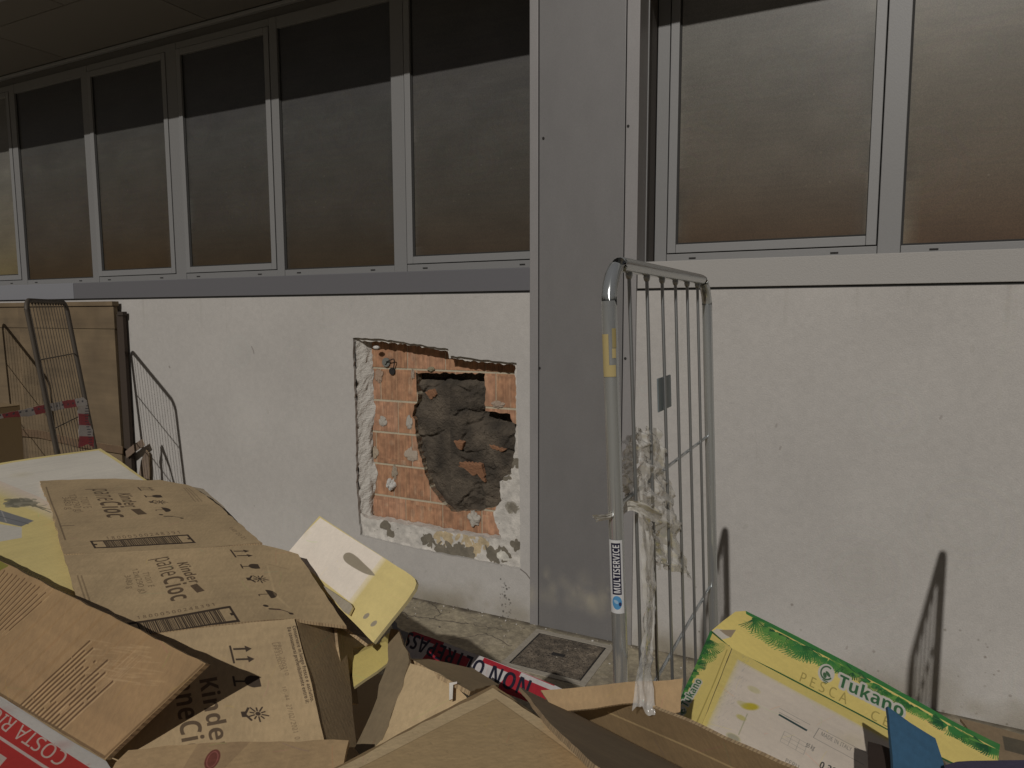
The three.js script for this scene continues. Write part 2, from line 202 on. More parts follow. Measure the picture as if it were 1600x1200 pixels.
{
  const sh = shape2([[XL, -0.05], [PX0, -0.05], [PX0, WT], [XL, WT]]); sh.holes.push(path2(outerCut));
  mesh('wall', slab(sh, 0, 0.018), wallMat(wallMap(-6.4, PX0, (x, T) => {
    const K = (pts, w, a) => { x.beginPath(); pts.forEach((q, i) => { const b = T(q); i ? x.lineTo(...b) : x.moveTo(...b); }); x.strokeStyle = css([0.07, 0.06, 0.05], a); x.lineWidth = w; x.stroke(); };
    K([[-1.5287, 0.2748], [-1.4961, 0.2567], [-1.4709, 0.2307]], 2, 0.8); K([[-3.3586, 1.3775], [-3.3439, 1.3504], [-3.3396, 1.3309]], 2, 0.5); K([[-4.1208, 1.2315], [-4.1092, 1.2191]], 4, 0.4);
    const r = rng(31); for (let i = 0; i < 46; i++) { const q = T([[-1.6062, 0.2072]][0]); const X = q[0] + (r() - 0.6) * 26, Y = q[1] + r() * 105; x.fillStyle = css([0.05, 0.045, 0.04], 0.3 + 0.5 * r()); x.beginPath(); x.arc(X, Y, 0.6 + r() * 1.7, 0, 7); x.fill(); }
  })), bld);
}
mesh('wall', slab(shape2([[PX1, -0.05], [XR, -0.05], [XR, WT], [PX1, WT]]), 0, 0.018), wallMat(wallMap(PX1, 2.4, (x, T) => { x.fillStyle = css([0.2, 0.17, 0.15], 0.35); for (const q of [[-0.3245, 1.1007], [-0.3061, 1.0064], [0.2663, 1.1746], [-0.0186, 0.1891]]) { const a = T(q); x.beginPath(); x.ellipse(a[0], a[1], 1.6, 4, 0.3, 0, 7); x.fill(); } })), bld);
// base coat behind the skin, itself broken out
const innerCut = ragged([[-2.5862, 1.4238], [-2.3724, 1.4201], [-2.1525, 1.3996], [-1.9591, 1.3764], [-1.9518, 1.3396], [-1.7406, 1.3256], [-1.565, 1.3147], [-1.562, 1.0918], [-1.5625, 0.9284], [-1.5772, 0.8447], [-1.5884, 0.7674], [-1.6551, 0.7136], [-1.6445, 0.6137], [-1.6937, 0.5465], [-1.6752, 0.4808], [-1.6493, 0.4093], [-1.814, 0.3991], [-1.9733, 0.3974], [-2.2239, 0.4056], [-2.5358, 0.4083], [-2.5815, 0.4327], [-2.5906, 0.5828], [-2.5854, 1.0302]], 0.016, 0.006, 22);
{
  const sh = shape2([[-2.75, 0.1], [-1.4, 0.1], [-1.4, 1.6], [-2.75, 1.6]]); sh.holes.push(path2(innerCut));
  const x0 = -2.7, px = 900, w0 = 1.3, h0 = 1.5;
  const map = canvasTex(w0 * px, h0 * px, (x, w, h) => { const T = (q) => [(q[0] - x0) * px, h - q[1] * px]; x.fillStyle = css([0.54, 0.51, 0.46]); x.fillRect(0, 0, w, h);
    const r = rng(41), blot = (c, n, R0, color) => { const a = T(c); x.fillStyle = color; for (let i = 0; i < n; i++) { x.beginPath(); const t = r() * 7, q = Math.sqrt(r()) * R0; x.ellipse(a[0] + Math.cos(t) * q * 1.3, a[1] + Math.sin(t) * q * 0.8, 6 + r() * 22, 4 + r() * 13, r() * 3, 0, 7); x.fill(); } };
    const grey = css([0.17, 0.15, 0.115]), cream = css([0.48, 0.38, 0.24]);
    blot([-1.8223, 0.362, 0], 40, 70, cream); blot([-2.0019, 0.3636, 0], 25, 40, cream); blot([-2.385, 0.3817, 0], 16, 16, grey); blot([-2.3552, 0.3341, 0], 9, 9, grey);
    blot([-2.1056, 0.334, 0], 22, 30, grey); blot([-2.0028, 0.3065, 0], 26, 34, grey); blot([-1.8821, 0.2969, 0], 46, 46, grey); blot([-1.6692, 0.3303, 0], 40, 46, grey); blot([-1.554, 0.3955, 0], 12, 22, grey); blot([-1.5636, 0.8169, 0], 10, 20, grey); blot([-1.6186, 0.7452, 0], 6, 14, grey);
    x.fillStyle = css([0.1, 0.085, 0.07], 0.6); for (let i = 0; i < 500; i++) { x.beginPath(); x.arc(r() * w, r() * h, 0.6 + r() * 2.2, 0, 7); x.fill(); }
    blot([-1.5753, 0.5836, 0], 12, 20, css([0.22, 0.19, 0.15], 0.6)); blot([-1.643, 0.3207, 0], 10, 14, css([0.6, 0.57, 0.5]));
    grain(x, w, h, (i, j) => 1 + (fbm(i / 26, j / 26, 3, 4) - 0.5) * 0.3 + (hash(i, j, 6) - 0.5) * 0.12); });
  map.repeat.set(1 / w0, 1 / h0); map.offset.set(-x0 / w0, 0);
  mesh('base_coat', slab(sh, -0.0185, 0.062), new THREE.MeshStandardMaterial({ map, roughness: 0.95, bumpMap: roughBump, bumpScale: 0.003, side: THREE.DoubleSide }), bld);
}
// torn insulation showing at the left side of the hole
{
  const g = new THREE.BufferGeometry(), pos = [], idx = [], n = 70, m = 10; const zx = (i, j) => { const y = 0.40 + 1.03 * i / n, t = j / m; return [-2.582 + 0.034 * t + 0.06 * fbm(y * 9, t * 2, 51, 4) * (0.15 + t) + 0.02 * Math.abs(fbm(y * 26, t * 4, 57, 2) - 0.5) + 0.012 * fbm(y * 45, t * 9, 52, 2), y, -0.0175 - 0.068 * t - 0.012 * t * fbm(y * 12, 1, 53, 2)]; };
  for (let i = 0; i <= n; i++) for (let j = 0; j <= m; j++) pos.push(...zx(i, j));
  for (let i = 0; i < n; i++) for (let j = 0; j < m; j++) { const a = i * (m + 1) + j; idx.push(a, a + 1, a + m + 2, a, a + m + 2, a + m + 1); }
  g.setAttribute('position', new THREE.Float32BufferAttribute(pos, 3)); g.setIndex(idx); g.computeVertexNormals(); g.setAttribute('uv', new THREE.Float32BufferAttribute(pos.flatMap((v, i) => i % 3 === 1 ? [v * 2, pos[i + 1] * 2] : []), 2));
  mesh('insulation', g, std([0.58, 0.55, 0.50], 0.95, 0, { bumpMap: roughBump, bumpScale: 0.006 }), bld);
}
// hollow clay bricks
const dugOut = ragged([[-2.2163, 1.2504], [-1.7762, 1.2595], [-1.7778, 1.0632], [-1.6303, 1.0555], [-1.6156, 1.013], [-1.5751, 0.9891], [-1.5756, 0.7474], [-1.6884, 0.6809], [-1.6852, 0.5675], [-1.8333, 0.5139], [-1.995, 0.4933], [-2.0565, 0.5397], [-2.1391, 0.628], [-2.1755, 0.7295], [-2.2156, 0.8636], [-2.2381, 1.0243], [-2.2019, 1.1231]], 0.02, 0.007, 23);
{
  const mat = [0, 1, 2].map((k) => { const c = [[0.385, 0.205, 0.118], [0.35, 0.185, 0.105], [0.41, 0.225, 0.135]][k];
    const map = canvasTex(512, 256, (x, w, h) => { x.fillStyle = css(c); x.fillRect(0, 0, w, h); const r = rng(60 + k); for (let i = 0; i < 30; i++) { x.fillStyle = css([0.5, 0.33, 0.2], 0.12 * r()); x.fillRect(r() * w, 0, 3 + r() * 22, h); x.fillStyle = css([0.2, 0.1, 0.05], 0.14 * r()); x.fillRect(r() * w, 0, 2 + r() * 10, h); } for (let i = 0; i < 14; i++) { x.fillStyle = css([0.5, 0.42, 0.33], 0.18); x.beginPath(); x.ellipse(r() * w, r() * h, 4 + r() * 18, 5 + r() * 26, 0, 0, 7); x.fill(); }
      grain(x, w, h, (i, j) => 1 + (fbm(i / 30, j / 30, k, 3) - 0.5) * 0.35 + (vnoise(i / 3, j / 90, k) - 0.5) * 0.16 + (hash(i, j, k) - 0.5) * 0.08); }); map.repeat.set(2.3, 4);
    const groove = dataTex(128, (i, j) => 0.6 + 0.3 * Math.sin(i / 128 * Math.PI * 2 * 8) + 0.1 * tnoise(i, j, 128, 32, 9)); groove.repeat.set(6, 6);
    return new THREE.MeshStandardMaterial({ map, roughness: 0.93, bumpMap: groove, bumpScale: 0.0022, side: THREE.DoubleSide }); });
  const ev = new Evaluator(); ev.useGroups = false; ev.attributes = ['position', 'normal', 'uv'];
  const cut = new Brush(slab(shape2(dugOut), 0.1, 0.5)); cut.updateMatrixWorld();
  const rows = [[1.273, 1.50, 0.06], [1.089, 1.262, 0.0], [0.906, 1.077, 0.13], [0.721, 0.894, 0.04], [0.535, 0.709, 0.17], [0.36, 0.523, 0.09]];
  rows.forEach(([y0, y1, off], ri) => { for (let k = 0, x = -2.70 - off; x < -1.42; x += 0.2475, k++) {
    if (y1 > 1.5 && false) continue; const xa = Math.max(x, -2.66), xb = Math.min(x + 0.242, -1.44); if (xb - xa < 0.03) continue;
    const z = -0.09 + (hash(k, ri, 3) - 0.5) * 0.003; let g = new THREE.BoxGeometry(xb - xa, y1 - y0, 0.06); g.translate((xa + xb) / 2, (y0 + y1) / 2, z - 0.03); metreUv(g);
    if (xb > -2.23 && y1 < 1.28) { const br = new Brush(g); br.updateMatrixWorld(); const res = ev.evaluate(br, cut, SUBTRACTION); g = res.geometry; if (!g.attributes.position.count || g.drawRange.count === 0) continue; g = g.index ? g.toNonIndexed() : g; }
    for (const gp of pieces(g)) mesh('brick', gp, mat[(k + ri * 2) % 3], bld); } });
  const jm = shape2([[-2.7, 0.3], [-1.42, 0.3], [-1.42, 1.52], [-2.7, 1.52]]); jm.holes.push(path2(dugOut)); mesh('mortar_bed', slab(jm, -0.0925, 0.05), std([0.47, 0.41, 0.30], 0.97, 0, { bumpMap: roughBump, bumpScale: 0.004 }), bld);
  // lime dabs on the bricks
  const dab = (c, rx, ry, t, s, color = [0.5, 0.46, 0.4]) => { const g = new THREE.SphereGeometry(1, 40, 20), p = g.attributes.position; for (let i = 0; i < p.count; i++) { const a = Math.atan2(p.getY(i), p.getX(i)), k = 0.35 + 1.1 * fbm(Math.cos(a) * 2.6 + s * 9, Math.sin(a) * 2.6 + p.getZ(i) * 1.4, s, 4); p.setXYZ(i, c[0] + p.getX(i) * rx * k, c[1] + p.getY(i) * ry * k, -0.0885 + p.getZ(i) * t * k); } g.computeVertexNormals(); mesh('lime_dab', g, std(color, 0.97, 0, { bumpMap: roughBump, bumpScale: 0.003 }), bld); };
  dab([-2.4465, 0.9634, -0.09], 0.03, 0.034, 0.006, 1); dab([-2.2609, 0.9651, -0.09], 0.02, 0.04, 0.006, 2); dab([-2.5063, 0.78, -0.09], 0.026, 0.036, 0.005, 3, [0.46, 0.38, 0.28]); dab([-2.2518, 0.7842, -0.09], 0.045, 0.042, 0.006, 4, [0.48, 0.4, 0.32]);
  dab([-2.393, 0.6001, -0.09], 0.033, 0.04, 0.03, 5, [0.62, 0.6, 0.56]); dab([-2.3687, 0.6735, -0.09], 0.02, 0.04, 0.006, 6, [0.4, 0.33, 0.25]); dab([-1.8495, 0.4765, -0.09], 0.04, 0.042, 0.022, 7); dab([-2.4665, 1.2231, -0.09], 0.028, 0.04, 0.004, 8, [0.42, 0.3, 0.22]); dab([-2.1109, 1.2717, -0.09], 0.025, 0.014, 0.014, 9, [0.34, 0.3, 0.2]); dab([-1.7012, 1.1015, -0.09], 0.04, 0.02, 0.005, 10, [0.45, 0.35, 0.27]); dab([-2.2336, 1.2391, -0.09], 0.012, 0.03, 0.005, 11, [0.45, 0.36, 0.28]);
  // plastic wall plug with a wire, and the hole of another
  const q = [-2.4069, 1.3018, -0.085]; const d = new THREE.CylinderGeometry(0.026, 0.026, 0.008, 24); d.rotateX(Math.PI / 2); d.translate(q[0], q[1], -0.082); const d2 = new THREE.CylinderGeometry(0.009, 0.009, 0.018, 16); d2.rotateX(Math.PI / 2); d2.translate(q[0], q[1], -0.078);
  mesh('wall_plug', mergeGeometries([d, d2]), std([0.16, 0.165, 0.15], 0.6), bld);
  const q2 = [-2.3684, 1.2525, -0.085], q3 = [-2.3381, 1.3226, -0.07]; const d3 = new THREE.CylinderGeometry(0.02, 0.016, 0.05, 20, 1); d3.rotateX(Math.PI / 2); d3.translate(q2[0], q2[1], -0.105); mesh('drill_hole', d3, M.dark, bld);
  mesh('wire_hook', new THREE.TubeGeometry(new THREE.CatmullRomCurve3([V([q[0], q[1], -0.075]), V([(q[0] + q3[0]) / 2, q[1] + 0.012, -0.066]), V([q3[0], q3[1], -0.06]), V([q3[0] - 0.006, q3[1] - 0.03, -0.07]), V([q2[0], q2[1], -0.085])]), 24, 0.003, 6), M.seal, bld);
  // crumbs of plaster along the broken top edge
  const crumb = std([0.62, 0.6, 0.57], 0.95); for (const [c, s] of [[[-2.4336, 1.3867, -0.03], 0.016], [[-2.0574, -0.0381, 0.02], 0.008]]) { const g = new THREE.IcosahedronGeometry(s, 1), p = g.attributes.position; for (let i = 0; i < p.count; i++) p.setXYZ(i, c[0] + p.getX(i) * (1.2 + 0.3 * hash(i, 1, 5)), c[1] + p.getY(i) * 0.7, c[2] + p.getZ(i) * 0.8); g.computeVertexNormals(); mesh('plaster_crumb', g, crumb, bld); }
}
// dark mortar packed into the dug-out hollow
{
  const xs = dugOut.map((q) => q[0]), ys = dugOut.map((q) => q[1]), x0 = Math.min(...xs) - 0.03, x1 = Math.max(...xs) + 0.03, y0 = Math.min(...ys) - 0.02, y1 = Math.max(...ys) + 0.02, nx = 120, ny = 130, pos = [], uv = [], idx = [];
  const dist = (x, y) => { let d = 9; for (let i = 0; i < dugOut.length; i++) { const a = dugOut[i], b = dugOut[(i + 1) % dugOut.length], L2 = (b[0] - a[0]) ** 2 + (b[1] - a[1]) ** 2, t = Math.max(0, Math.min(1, ((x - a[0]) * (b[0] - a[0]) + (y - a[1]) * (b[1] - a[1])) / L2)); d = Math.min(d, Math.hypot(x - a[0] - (b[0] - a[0]) * t, y - a[1] - (b[1] - a[1]) * t)); } return inP([x, y], dugOut) ? d : -d; };
  for (let j = 0; j <= ny; j++) for (let i = 0; i <= nx; i++) { const x = x0 + (x1 - x0) * i / nx, y = y0 + (y1 - y0) * j / ny;
    const ledge = (y > 1.03 ? 1 : 0) * Math.max(0, 1 - (1.24 - y) / 0.06);        // deeper gap under the bricks above
    const rid = Math.abs(fbm(x * 7, y * 9, 71, 3) - 0.5) * 2; let z = -0.125 + 0.035 * Math.min(1, Math.max(0, dist(x, y)) / 0.12) + (fbm(x * 9, y * 9, 70, 5) - 0.5) * 0.06 - 0.02 * Math.max(0, 0.12 - rid) / 0.12;
    if (y > 1.19) z -= 0.05 * Math.min(1, (y - 1.19) / 0.03); if (y > 0.97) z -= 0.05 * Math.min(1, (y - 0.97) / 0.03) * Math.max(0, Math.min(1, (x + 1.86) / 0.2));
    pos.push(x, y, Math.min(z, -0.098)); uv.push(x, y); }
  for (let j = 0; j < ny; j++) for (let i = 0; i < nx; i++) { const a = j * (nx + 1) + i; idx.push(a, a + 1, a + nx + 2, a, a + nx + 2, a + nx + 1); }
  const g = new THREE.BufferGeometry(); g.setAttribute('position', new THREE.Float32BufferAttribute(pos, 3)); g.setAttribute('uv', new THREE.Float32BufferAttribute(uv, 2)); g.setIndex(idx); g.computeVertexNormals();
  const map = canvasTex(700, 700, (x, w, h) => { x.fillStyle = css([0.082, 0.066, 0.05]); x.fillRect(0, 0, w, h); grain(x, w, h, (i, j) => 1 + (fbm(i / 60, j / 60, 5, 4) - 0.5) * 0.9 + (hash(i, j, 2) - 0.5) * 0.25); });
  mesh('packed_mortar', g, new THREE.MeshStandardMaterial({ map, roughness: 1, bumpMap: roughBump, bumpScale: 0.012, side: THREE.DoubleSide }), bld);
  const shard = (pts, tilt) => { const g2 = new THREE.ExtrudeGeometry(shape2(ragged(pts, 0.012, 0.005, 88)), { depth: 0.02, bevelEnabled: true, bevelSize: 0.003, bevelThickness: 0.003, bevelSegments: 1 }); { const bx = pts.reduce((a, v) => a + v[0], 0) / pts.length, by = pts.reduce((a, v) => a + v[1], 0) / pts.length; g2.translate(-bx, -by, 0); g2.rotateX(0.25).rotateY(-0.18); g2.translate(bx, by, 0); } g2.translate(0, 0, tilt); mesh('brick_shard', g2, std([0.27, 0.135, 0.072], 0.95, 0, { bumpMap: roughBump, bumpScale: 0.006 }), bld); };
  shard([[-1.9586, 0.7718], [-1.7878, 0.7811], [-1.7808, 0.6847], [-1.804, 0.7031], [-1.8273, 0.7286], [-1.8631, 0.7109], [-1.9155, 0.6631], [-1.9392, 0.703]], -0.118); shard([[-1.9651, 0.8909], [-1.9009, 0.8891], [-1.9214, 0.849], [-1.9454, 0.854]], -0.105); shard([[-2.1507, 1.1469], [-2.0961, 1.1636], [-2.08, 1.1398], [-2.122, 1.1095]], -0.11); shard([[-1.7522, 0.8875], [-1.6572, 0.8683], [-1.6723, 0.8602], [-1.7407, 0.8714]], -0.112);
}
// structure behind the skin so that the wall is solid
box('wall_core', XL, -2.8, -0.05, WT - 0.004, -0.3, -0.019, std([0.4, 0.38, 0.35]), bld, 0); box('wall_core', -1.43, XR, -0.05, WT - 0.004, -0.3, -0.0815, std([0.4, 0.38, 0.35]), bld, 0); box('wall_core', -2.8, -1.43, -0.05, WT - 0.004, -0.3, -0.2, std([0.1, 0.09, 0.08]), bld, 0);

// pillar clad in grey sheet metal
{
  const grime = (k) => { const t = canvasTex(300, 1600, (x, w, h) => { x.fillStyle = css(k); x.fillRect(0, 0, w, h); const r = rng(9); for (let i = 0; i < 60; i++) { const X = r() * w, Y = h - 60 - r() * r() * 90, s = 8 + r() * 26; const g = x.createRadialGradient(X, Y, 0, X, Y, s); g.addColorStop(0, css([0.42, 0.38, 0.3], 0.35 * r())); g.addColorStop(1, css([0.4, 0.36, 0.3], 0)); x.fillStyle = g; x.fillRect(X - s, Y - s, 2 * s, 2 * s); } grain(x, w, h, (i, j) => 1 + (fbm(i / 40, j / 60, 1, 4) - 0.5) * 0.05 + (hash(i, j, 9) - 0.5) * 0.07); }); t.repeat.set(2, 1 / 3.6); return t; };
  const pm = new THREE.MeshPhysicalMaterial({ map: grime([0.205, 0.199, 0.194]), roughness: 0.4, metalness: 0.2, side: THREE.DoubleSide }), pm2 = new THREE.MeshPhysicalMaterial({ map: grime([0.27, 0.26, 0.255]), roughness: 0.5, metalness: 0.12, side: THREE.DoubleSide });
  const TOP = 3.48; box('pillar_cladding', -1.4215, -1.0015, -0.04, TOP, -0.29, 0.008, pm, bld, 0.003); box('pillar_edge', PX0, -1.4255, -0.04, TOP, -0.29, 0.010, pm2, bld, 0.003); box('pillar_edge', -0.9975, PX1 - 0.0005, -0.04, TOP, -0.12, 0.009, pm2, bld, 0.003);
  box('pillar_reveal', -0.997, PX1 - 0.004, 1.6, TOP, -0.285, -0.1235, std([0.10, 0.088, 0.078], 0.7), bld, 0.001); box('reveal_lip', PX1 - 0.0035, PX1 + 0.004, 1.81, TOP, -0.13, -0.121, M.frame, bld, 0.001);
  for (const [x, y] of [[-1.3992, 2.394], [-0.9865, 2.4007], [-1.4179, 1.3088], [-0.9854, 1.3673]]) { const g = new THREE.CylinderGeometry(0.006, 0.006, 0.003, 12); g.rotateX(Math.PI / 2); g.translate(x, y, 0.010); mesh('rivet', g, M.dark, bld); }
}
// sills
const sillDark = new THREE.MeshPhysicalMaterial({ color: col([0.17, 0.168, 0.18]), roughness: 0.42, metalness: 0.25 }), sillLight = new THREE.MeshPhysicalMaterial({ color: col([0.27, 0.275, 0.30]), roughness: 0.45, metalness: 0.2 }), sillWhite = std([0.37, 0.355, 0.335], 0.7, 0, { bumpMap: stuccoBump, bumpScale: 0.0008 });
const SX = -5.096;
box('sill', XL, SX - 0.001, 1.684, 1.797, -0.30, 0.004, sillLight, bld, 0.004); box('sill', SX + 0.001, PX0 - 0.002, 1.684, 1.797, -0.30, 0.003, sillDark, bld, 0.004); box('sill', PX1 + 0.002, XR, 1.684, 1.803, -0.30, 0.004, sillWhite, bld, 0.003);
box('joint_seal', XL, PX0 - 0.001, 1.6745, 1.6835, -0.02, -0.006, M.seal, bld, 0); box('joint_seal', PX1 + 0.001, XR, 1.6745, 1.6835, -0.02, -0.006, M.seal, bld, 0);

// windows: fixed lights and opening sashes side by side
const ZF = -0.28;
function pane(seed, top, mid, low) { const map = canvasTex(360, 620, (x, w, h) => { const g = x.createLinearGradient(0, 0, 0, h); g.addColorStop(0, css(top)); g.addColorStop(0.45, css(mid)); g.addColorStop(0.8, css(low.map((v, i) => (v + mid[i]) / 2))); g.addColorStop(1, css(low)); x.fillStyle = g; x.fillRect(0, 0, w, h);  // dusty grey glass, with a reflected brown glow painted into the lower part
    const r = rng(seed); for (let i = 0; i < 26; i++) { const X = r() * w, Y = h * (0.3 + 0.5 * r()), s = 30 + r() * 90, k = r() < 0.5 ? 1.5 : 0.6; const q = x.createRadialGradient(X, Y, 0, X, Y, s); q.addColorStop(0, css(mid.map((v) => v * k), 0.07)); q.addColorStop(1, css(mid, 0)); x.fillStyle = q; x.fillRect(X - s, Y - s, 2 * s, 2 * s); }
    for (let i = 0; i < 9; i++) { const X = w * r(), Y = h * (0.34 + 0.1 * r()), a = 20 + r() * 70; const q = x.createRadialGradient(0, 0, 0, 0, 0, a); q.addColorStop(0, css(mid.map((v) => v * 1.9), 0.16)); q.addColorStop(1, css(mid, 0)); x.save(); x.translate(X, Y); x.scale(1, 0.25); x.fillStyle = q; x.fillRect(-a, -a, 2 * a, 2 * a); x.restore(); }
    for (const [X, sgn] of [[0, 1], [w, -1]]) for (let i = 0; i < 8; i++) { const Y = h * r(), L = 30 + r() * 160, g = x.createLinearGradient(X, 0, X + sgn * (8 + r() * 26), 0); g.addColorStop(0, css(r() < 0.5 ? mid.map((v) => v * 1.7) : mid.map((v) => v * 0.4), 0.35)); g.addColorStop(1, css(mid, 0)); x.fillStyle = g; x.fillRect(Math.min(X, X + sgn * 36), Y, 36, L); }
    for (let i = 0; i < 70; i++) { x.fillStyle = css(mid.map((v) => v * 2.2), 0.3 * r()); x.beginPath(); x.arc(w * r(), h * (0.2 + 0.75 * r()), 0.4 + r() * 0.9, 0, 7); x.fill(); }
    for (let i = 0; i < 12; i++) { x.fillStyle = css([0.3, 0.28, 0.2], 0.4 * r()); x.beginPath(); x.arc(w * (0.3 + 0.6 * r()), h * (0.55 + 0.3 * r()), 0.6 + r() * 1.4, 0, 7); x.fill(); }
    grain(x, w, h, (i, j) => 1 + (fbm(i / 70, j / 50, seed, 3) - 0.5) * 0.14 + (fbm(i / 90, j / 5, seed + 3, 2) - 0.5) * 0.06 + (hash(i, j, seed) - 0.5) * 0.2); });
  return map; }
function windowUnit(x0, x1, kind, seed, tones) {
  const g = new THREE.Group(); g.name = numbered('window'); bld.add(g); const y0 = 1.70, y1 = 3.40;
  let gx0 = x0, gx1 = x1, gy0 = 1.853, gy1 = 3.33, gz = ZF - 0.02;
  const bar = (n, a, b, c, d, z, m) => box(n, a, b, c, d, ZF - 0.05, z, m, g, 0.0025);
  if (kind === 'sash') {                      // stiles and rails of the opening leaf, a shadow gap round it
    const s0 = x0 + 0.004, s1 = x1 - 0.004, sy0 = 1.859, sy1 = 3.352, w = 0.04; gx0 = s0 + w; gx1 = s1 - w; gy0 = sy0 + w; gy1 = sy1 - w; gz = ZF - 0.016;
    bar('sash', s0, gx0, sy0, sy1, ZF + 0.006, M.sash); bar('sash', gx1, s1, sy0, sy1, ZF + 0.006, M.sash); bar('sash', gx0 + 0.0004, gx1 - 0.0004, sy0, gy0, ZF + 0.006, M.sash); bar('sash', gx0 + 0.0004, gx1 - 0.0004, gy1, sy1, ZF + 0.006, M.sash);
    box('seal', x0, x1, 1.80, 3.40, ZF - 0.049, ZF - 0.03, M.seal, g, 0);
  }
  bar('frame', x0 + 0.0002, x1 - 0.0002, y0, kind === 'sash' ? 1.855 : 1.853, ZF, M.frame); bar('frame', x0 + 0.0002, x1 - 0.0002, kind === 'sash' ? 3.356 : 3.33, y1, ZF, M.frame);
  for (const s of [0.12, 0.80]) { const X = x0 + (x1 - x0) * s; box('weep_hole', X, X + 0.032, 1.829, 1.836, ZF - 0.01, ZF + 0.0025, M.dark, g, 0); }
  const pg = new THREE.BoxGeometry(gx1 - gx0, gy1 - gy0, 0.006); pg.translate((gx0 + gx1) / 2, (gy0 + gy1) / 2, gz);
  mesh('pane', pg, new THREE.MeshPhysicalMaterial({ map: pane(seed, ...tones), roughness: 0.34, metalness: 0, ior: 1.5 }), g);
  const gask = 0.008; box('gasket', gx0, gx1, gy0, gy0 + gask, gz + 0.0032, gz + 0.008, M.seal, g, 0); box('gasket', gx0, gx0 + gask, gy0 + gask, gy1, gz + 0.0032, gz + 0.008, M.seal, g, 0);
}
const mull = (x0, x1) => box('mullion', x0, x1, 1.70, 3.40, ZF - 0.05, ZF + 0.002, M.frame, bld, 0.003);
const dim = [[0.062, 0.062, 0.064], [0.068, 0.067, 0.062], [0.05, 0.034, 0.019]], lit = [[0.205, 0.20, 0.195], [0.135, 0.128, 0.106], [0.078, 0.05, 0.028]], brownGlow = [[0.205, 0.19, 0.168], [0.135, 0.12, 0.088], [0.085, 0.05, 0.027]];  // last tone of each set carries the painted brown glow
const pale = [[0.15, 0.145, 0.135], [0.15, 0.142, 0.12], [0.16, 0.125, 0.06]], brownish = [[0.06, 0.06, 0.062], [0.07, 0.067, 0.058], [0.058, 0.036, 0.016]];  // pale: bright reflection painted into the end pane
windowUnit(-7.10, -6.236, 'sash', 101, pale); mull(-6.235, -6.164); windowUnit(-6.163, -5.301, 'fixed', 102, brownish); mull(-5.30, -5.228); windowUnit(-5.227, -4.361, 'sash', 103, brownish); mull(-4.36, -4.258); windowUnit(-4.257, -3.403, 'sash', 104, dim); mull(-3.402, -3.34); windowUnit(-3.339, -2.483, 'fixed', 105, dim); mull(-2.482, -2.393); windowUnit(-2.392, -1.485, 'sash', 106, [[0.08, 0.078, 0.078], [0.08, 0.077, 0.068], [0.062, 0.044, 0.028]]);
mull(-8.05, -7.101); mull(-0.9379, -0.88); windowUnit(-0.879, 0.022, 'sash', 107, lit); mull(0.023, 0.109); windowUnit(0.11, 0.98, 'fixed', 108, brownGlow); mull(0.981, 1.07); windowUnit(1.071, 1.95, 'sash', 109, lit); mull(1.951, 3.2);
box('wall_core', XL, -8.051, 1.7, 3.4, -0.33, -0.27, std([0.4, 0.38, 0.36]), bld, 0); box('wall_core', 3.201, XR, 1.7, 3.4, -0.33, -0.27, std([0.4, 0.38, 0.36]), bld, 0);
// lintel, trim and canopy
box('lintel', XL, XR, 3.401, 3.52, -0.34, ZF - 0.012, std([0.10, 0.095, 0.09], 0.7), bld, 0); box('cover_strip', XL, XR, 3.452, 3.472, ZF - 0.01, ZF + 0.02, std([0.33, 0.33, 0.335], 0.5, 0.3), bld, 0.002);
{
  const sm = [0, 1, 2].map((k) => std([[0.19, 0.175, 0.155], [0.175, 0.163, 0.148], [0.2, 0.185, 0.165]][k], 0.85, 0, { bumpMap: stuccoBump, bumpScale: 0.001 })); let k = 0;
  for (let i = 0; i < 12; i++) { const xa = -5.44 + (i - 4) * 1.52, xb = xa + 1.512; box('soffit_panel', xa, xb, 3.48, 3.5, -0.268, 0.282, sm[k++ % 3], bld, 0.002); box('soffit_panel', xa - 0.6, xb - 0.6, 3.48, 3.5, 0.290, 0.50, sm[k++ % 3], bld, 0.002); }
  box('canopy', XL, XR, 3.504, 3.95, -0.34, 0.505, std([0.24, 0.235, 0.23], 0.7), bld, 0.003); box('fascia', XL, XR, 3.47, 3.955, 0.506, 0.525, std([0.3, 0.295, 0.29], 0.6), bld, 0.003);
  box('roof', XL, XR, 3.40, 3.95, -6, -0.345, std([0.2, 0.19, 0.18], 0.9), bld, 0); box('rear_wall', XL, XR, -0.05, 3.399, -6, -5.8, std([0.4, 0.38, 0.35]), bld, 0); box('end_wall', XL, XL + 0.2, -0.05, 3.399, -5.79, -0.345, std([0.4, 0.38, 0.35]), bld, 0); box('end_wall', XR - 0.2, XR, -0.05, 3.399, -5.79, -0.345, std([0.4, 0.38, 0.35]), bld, 0);
}

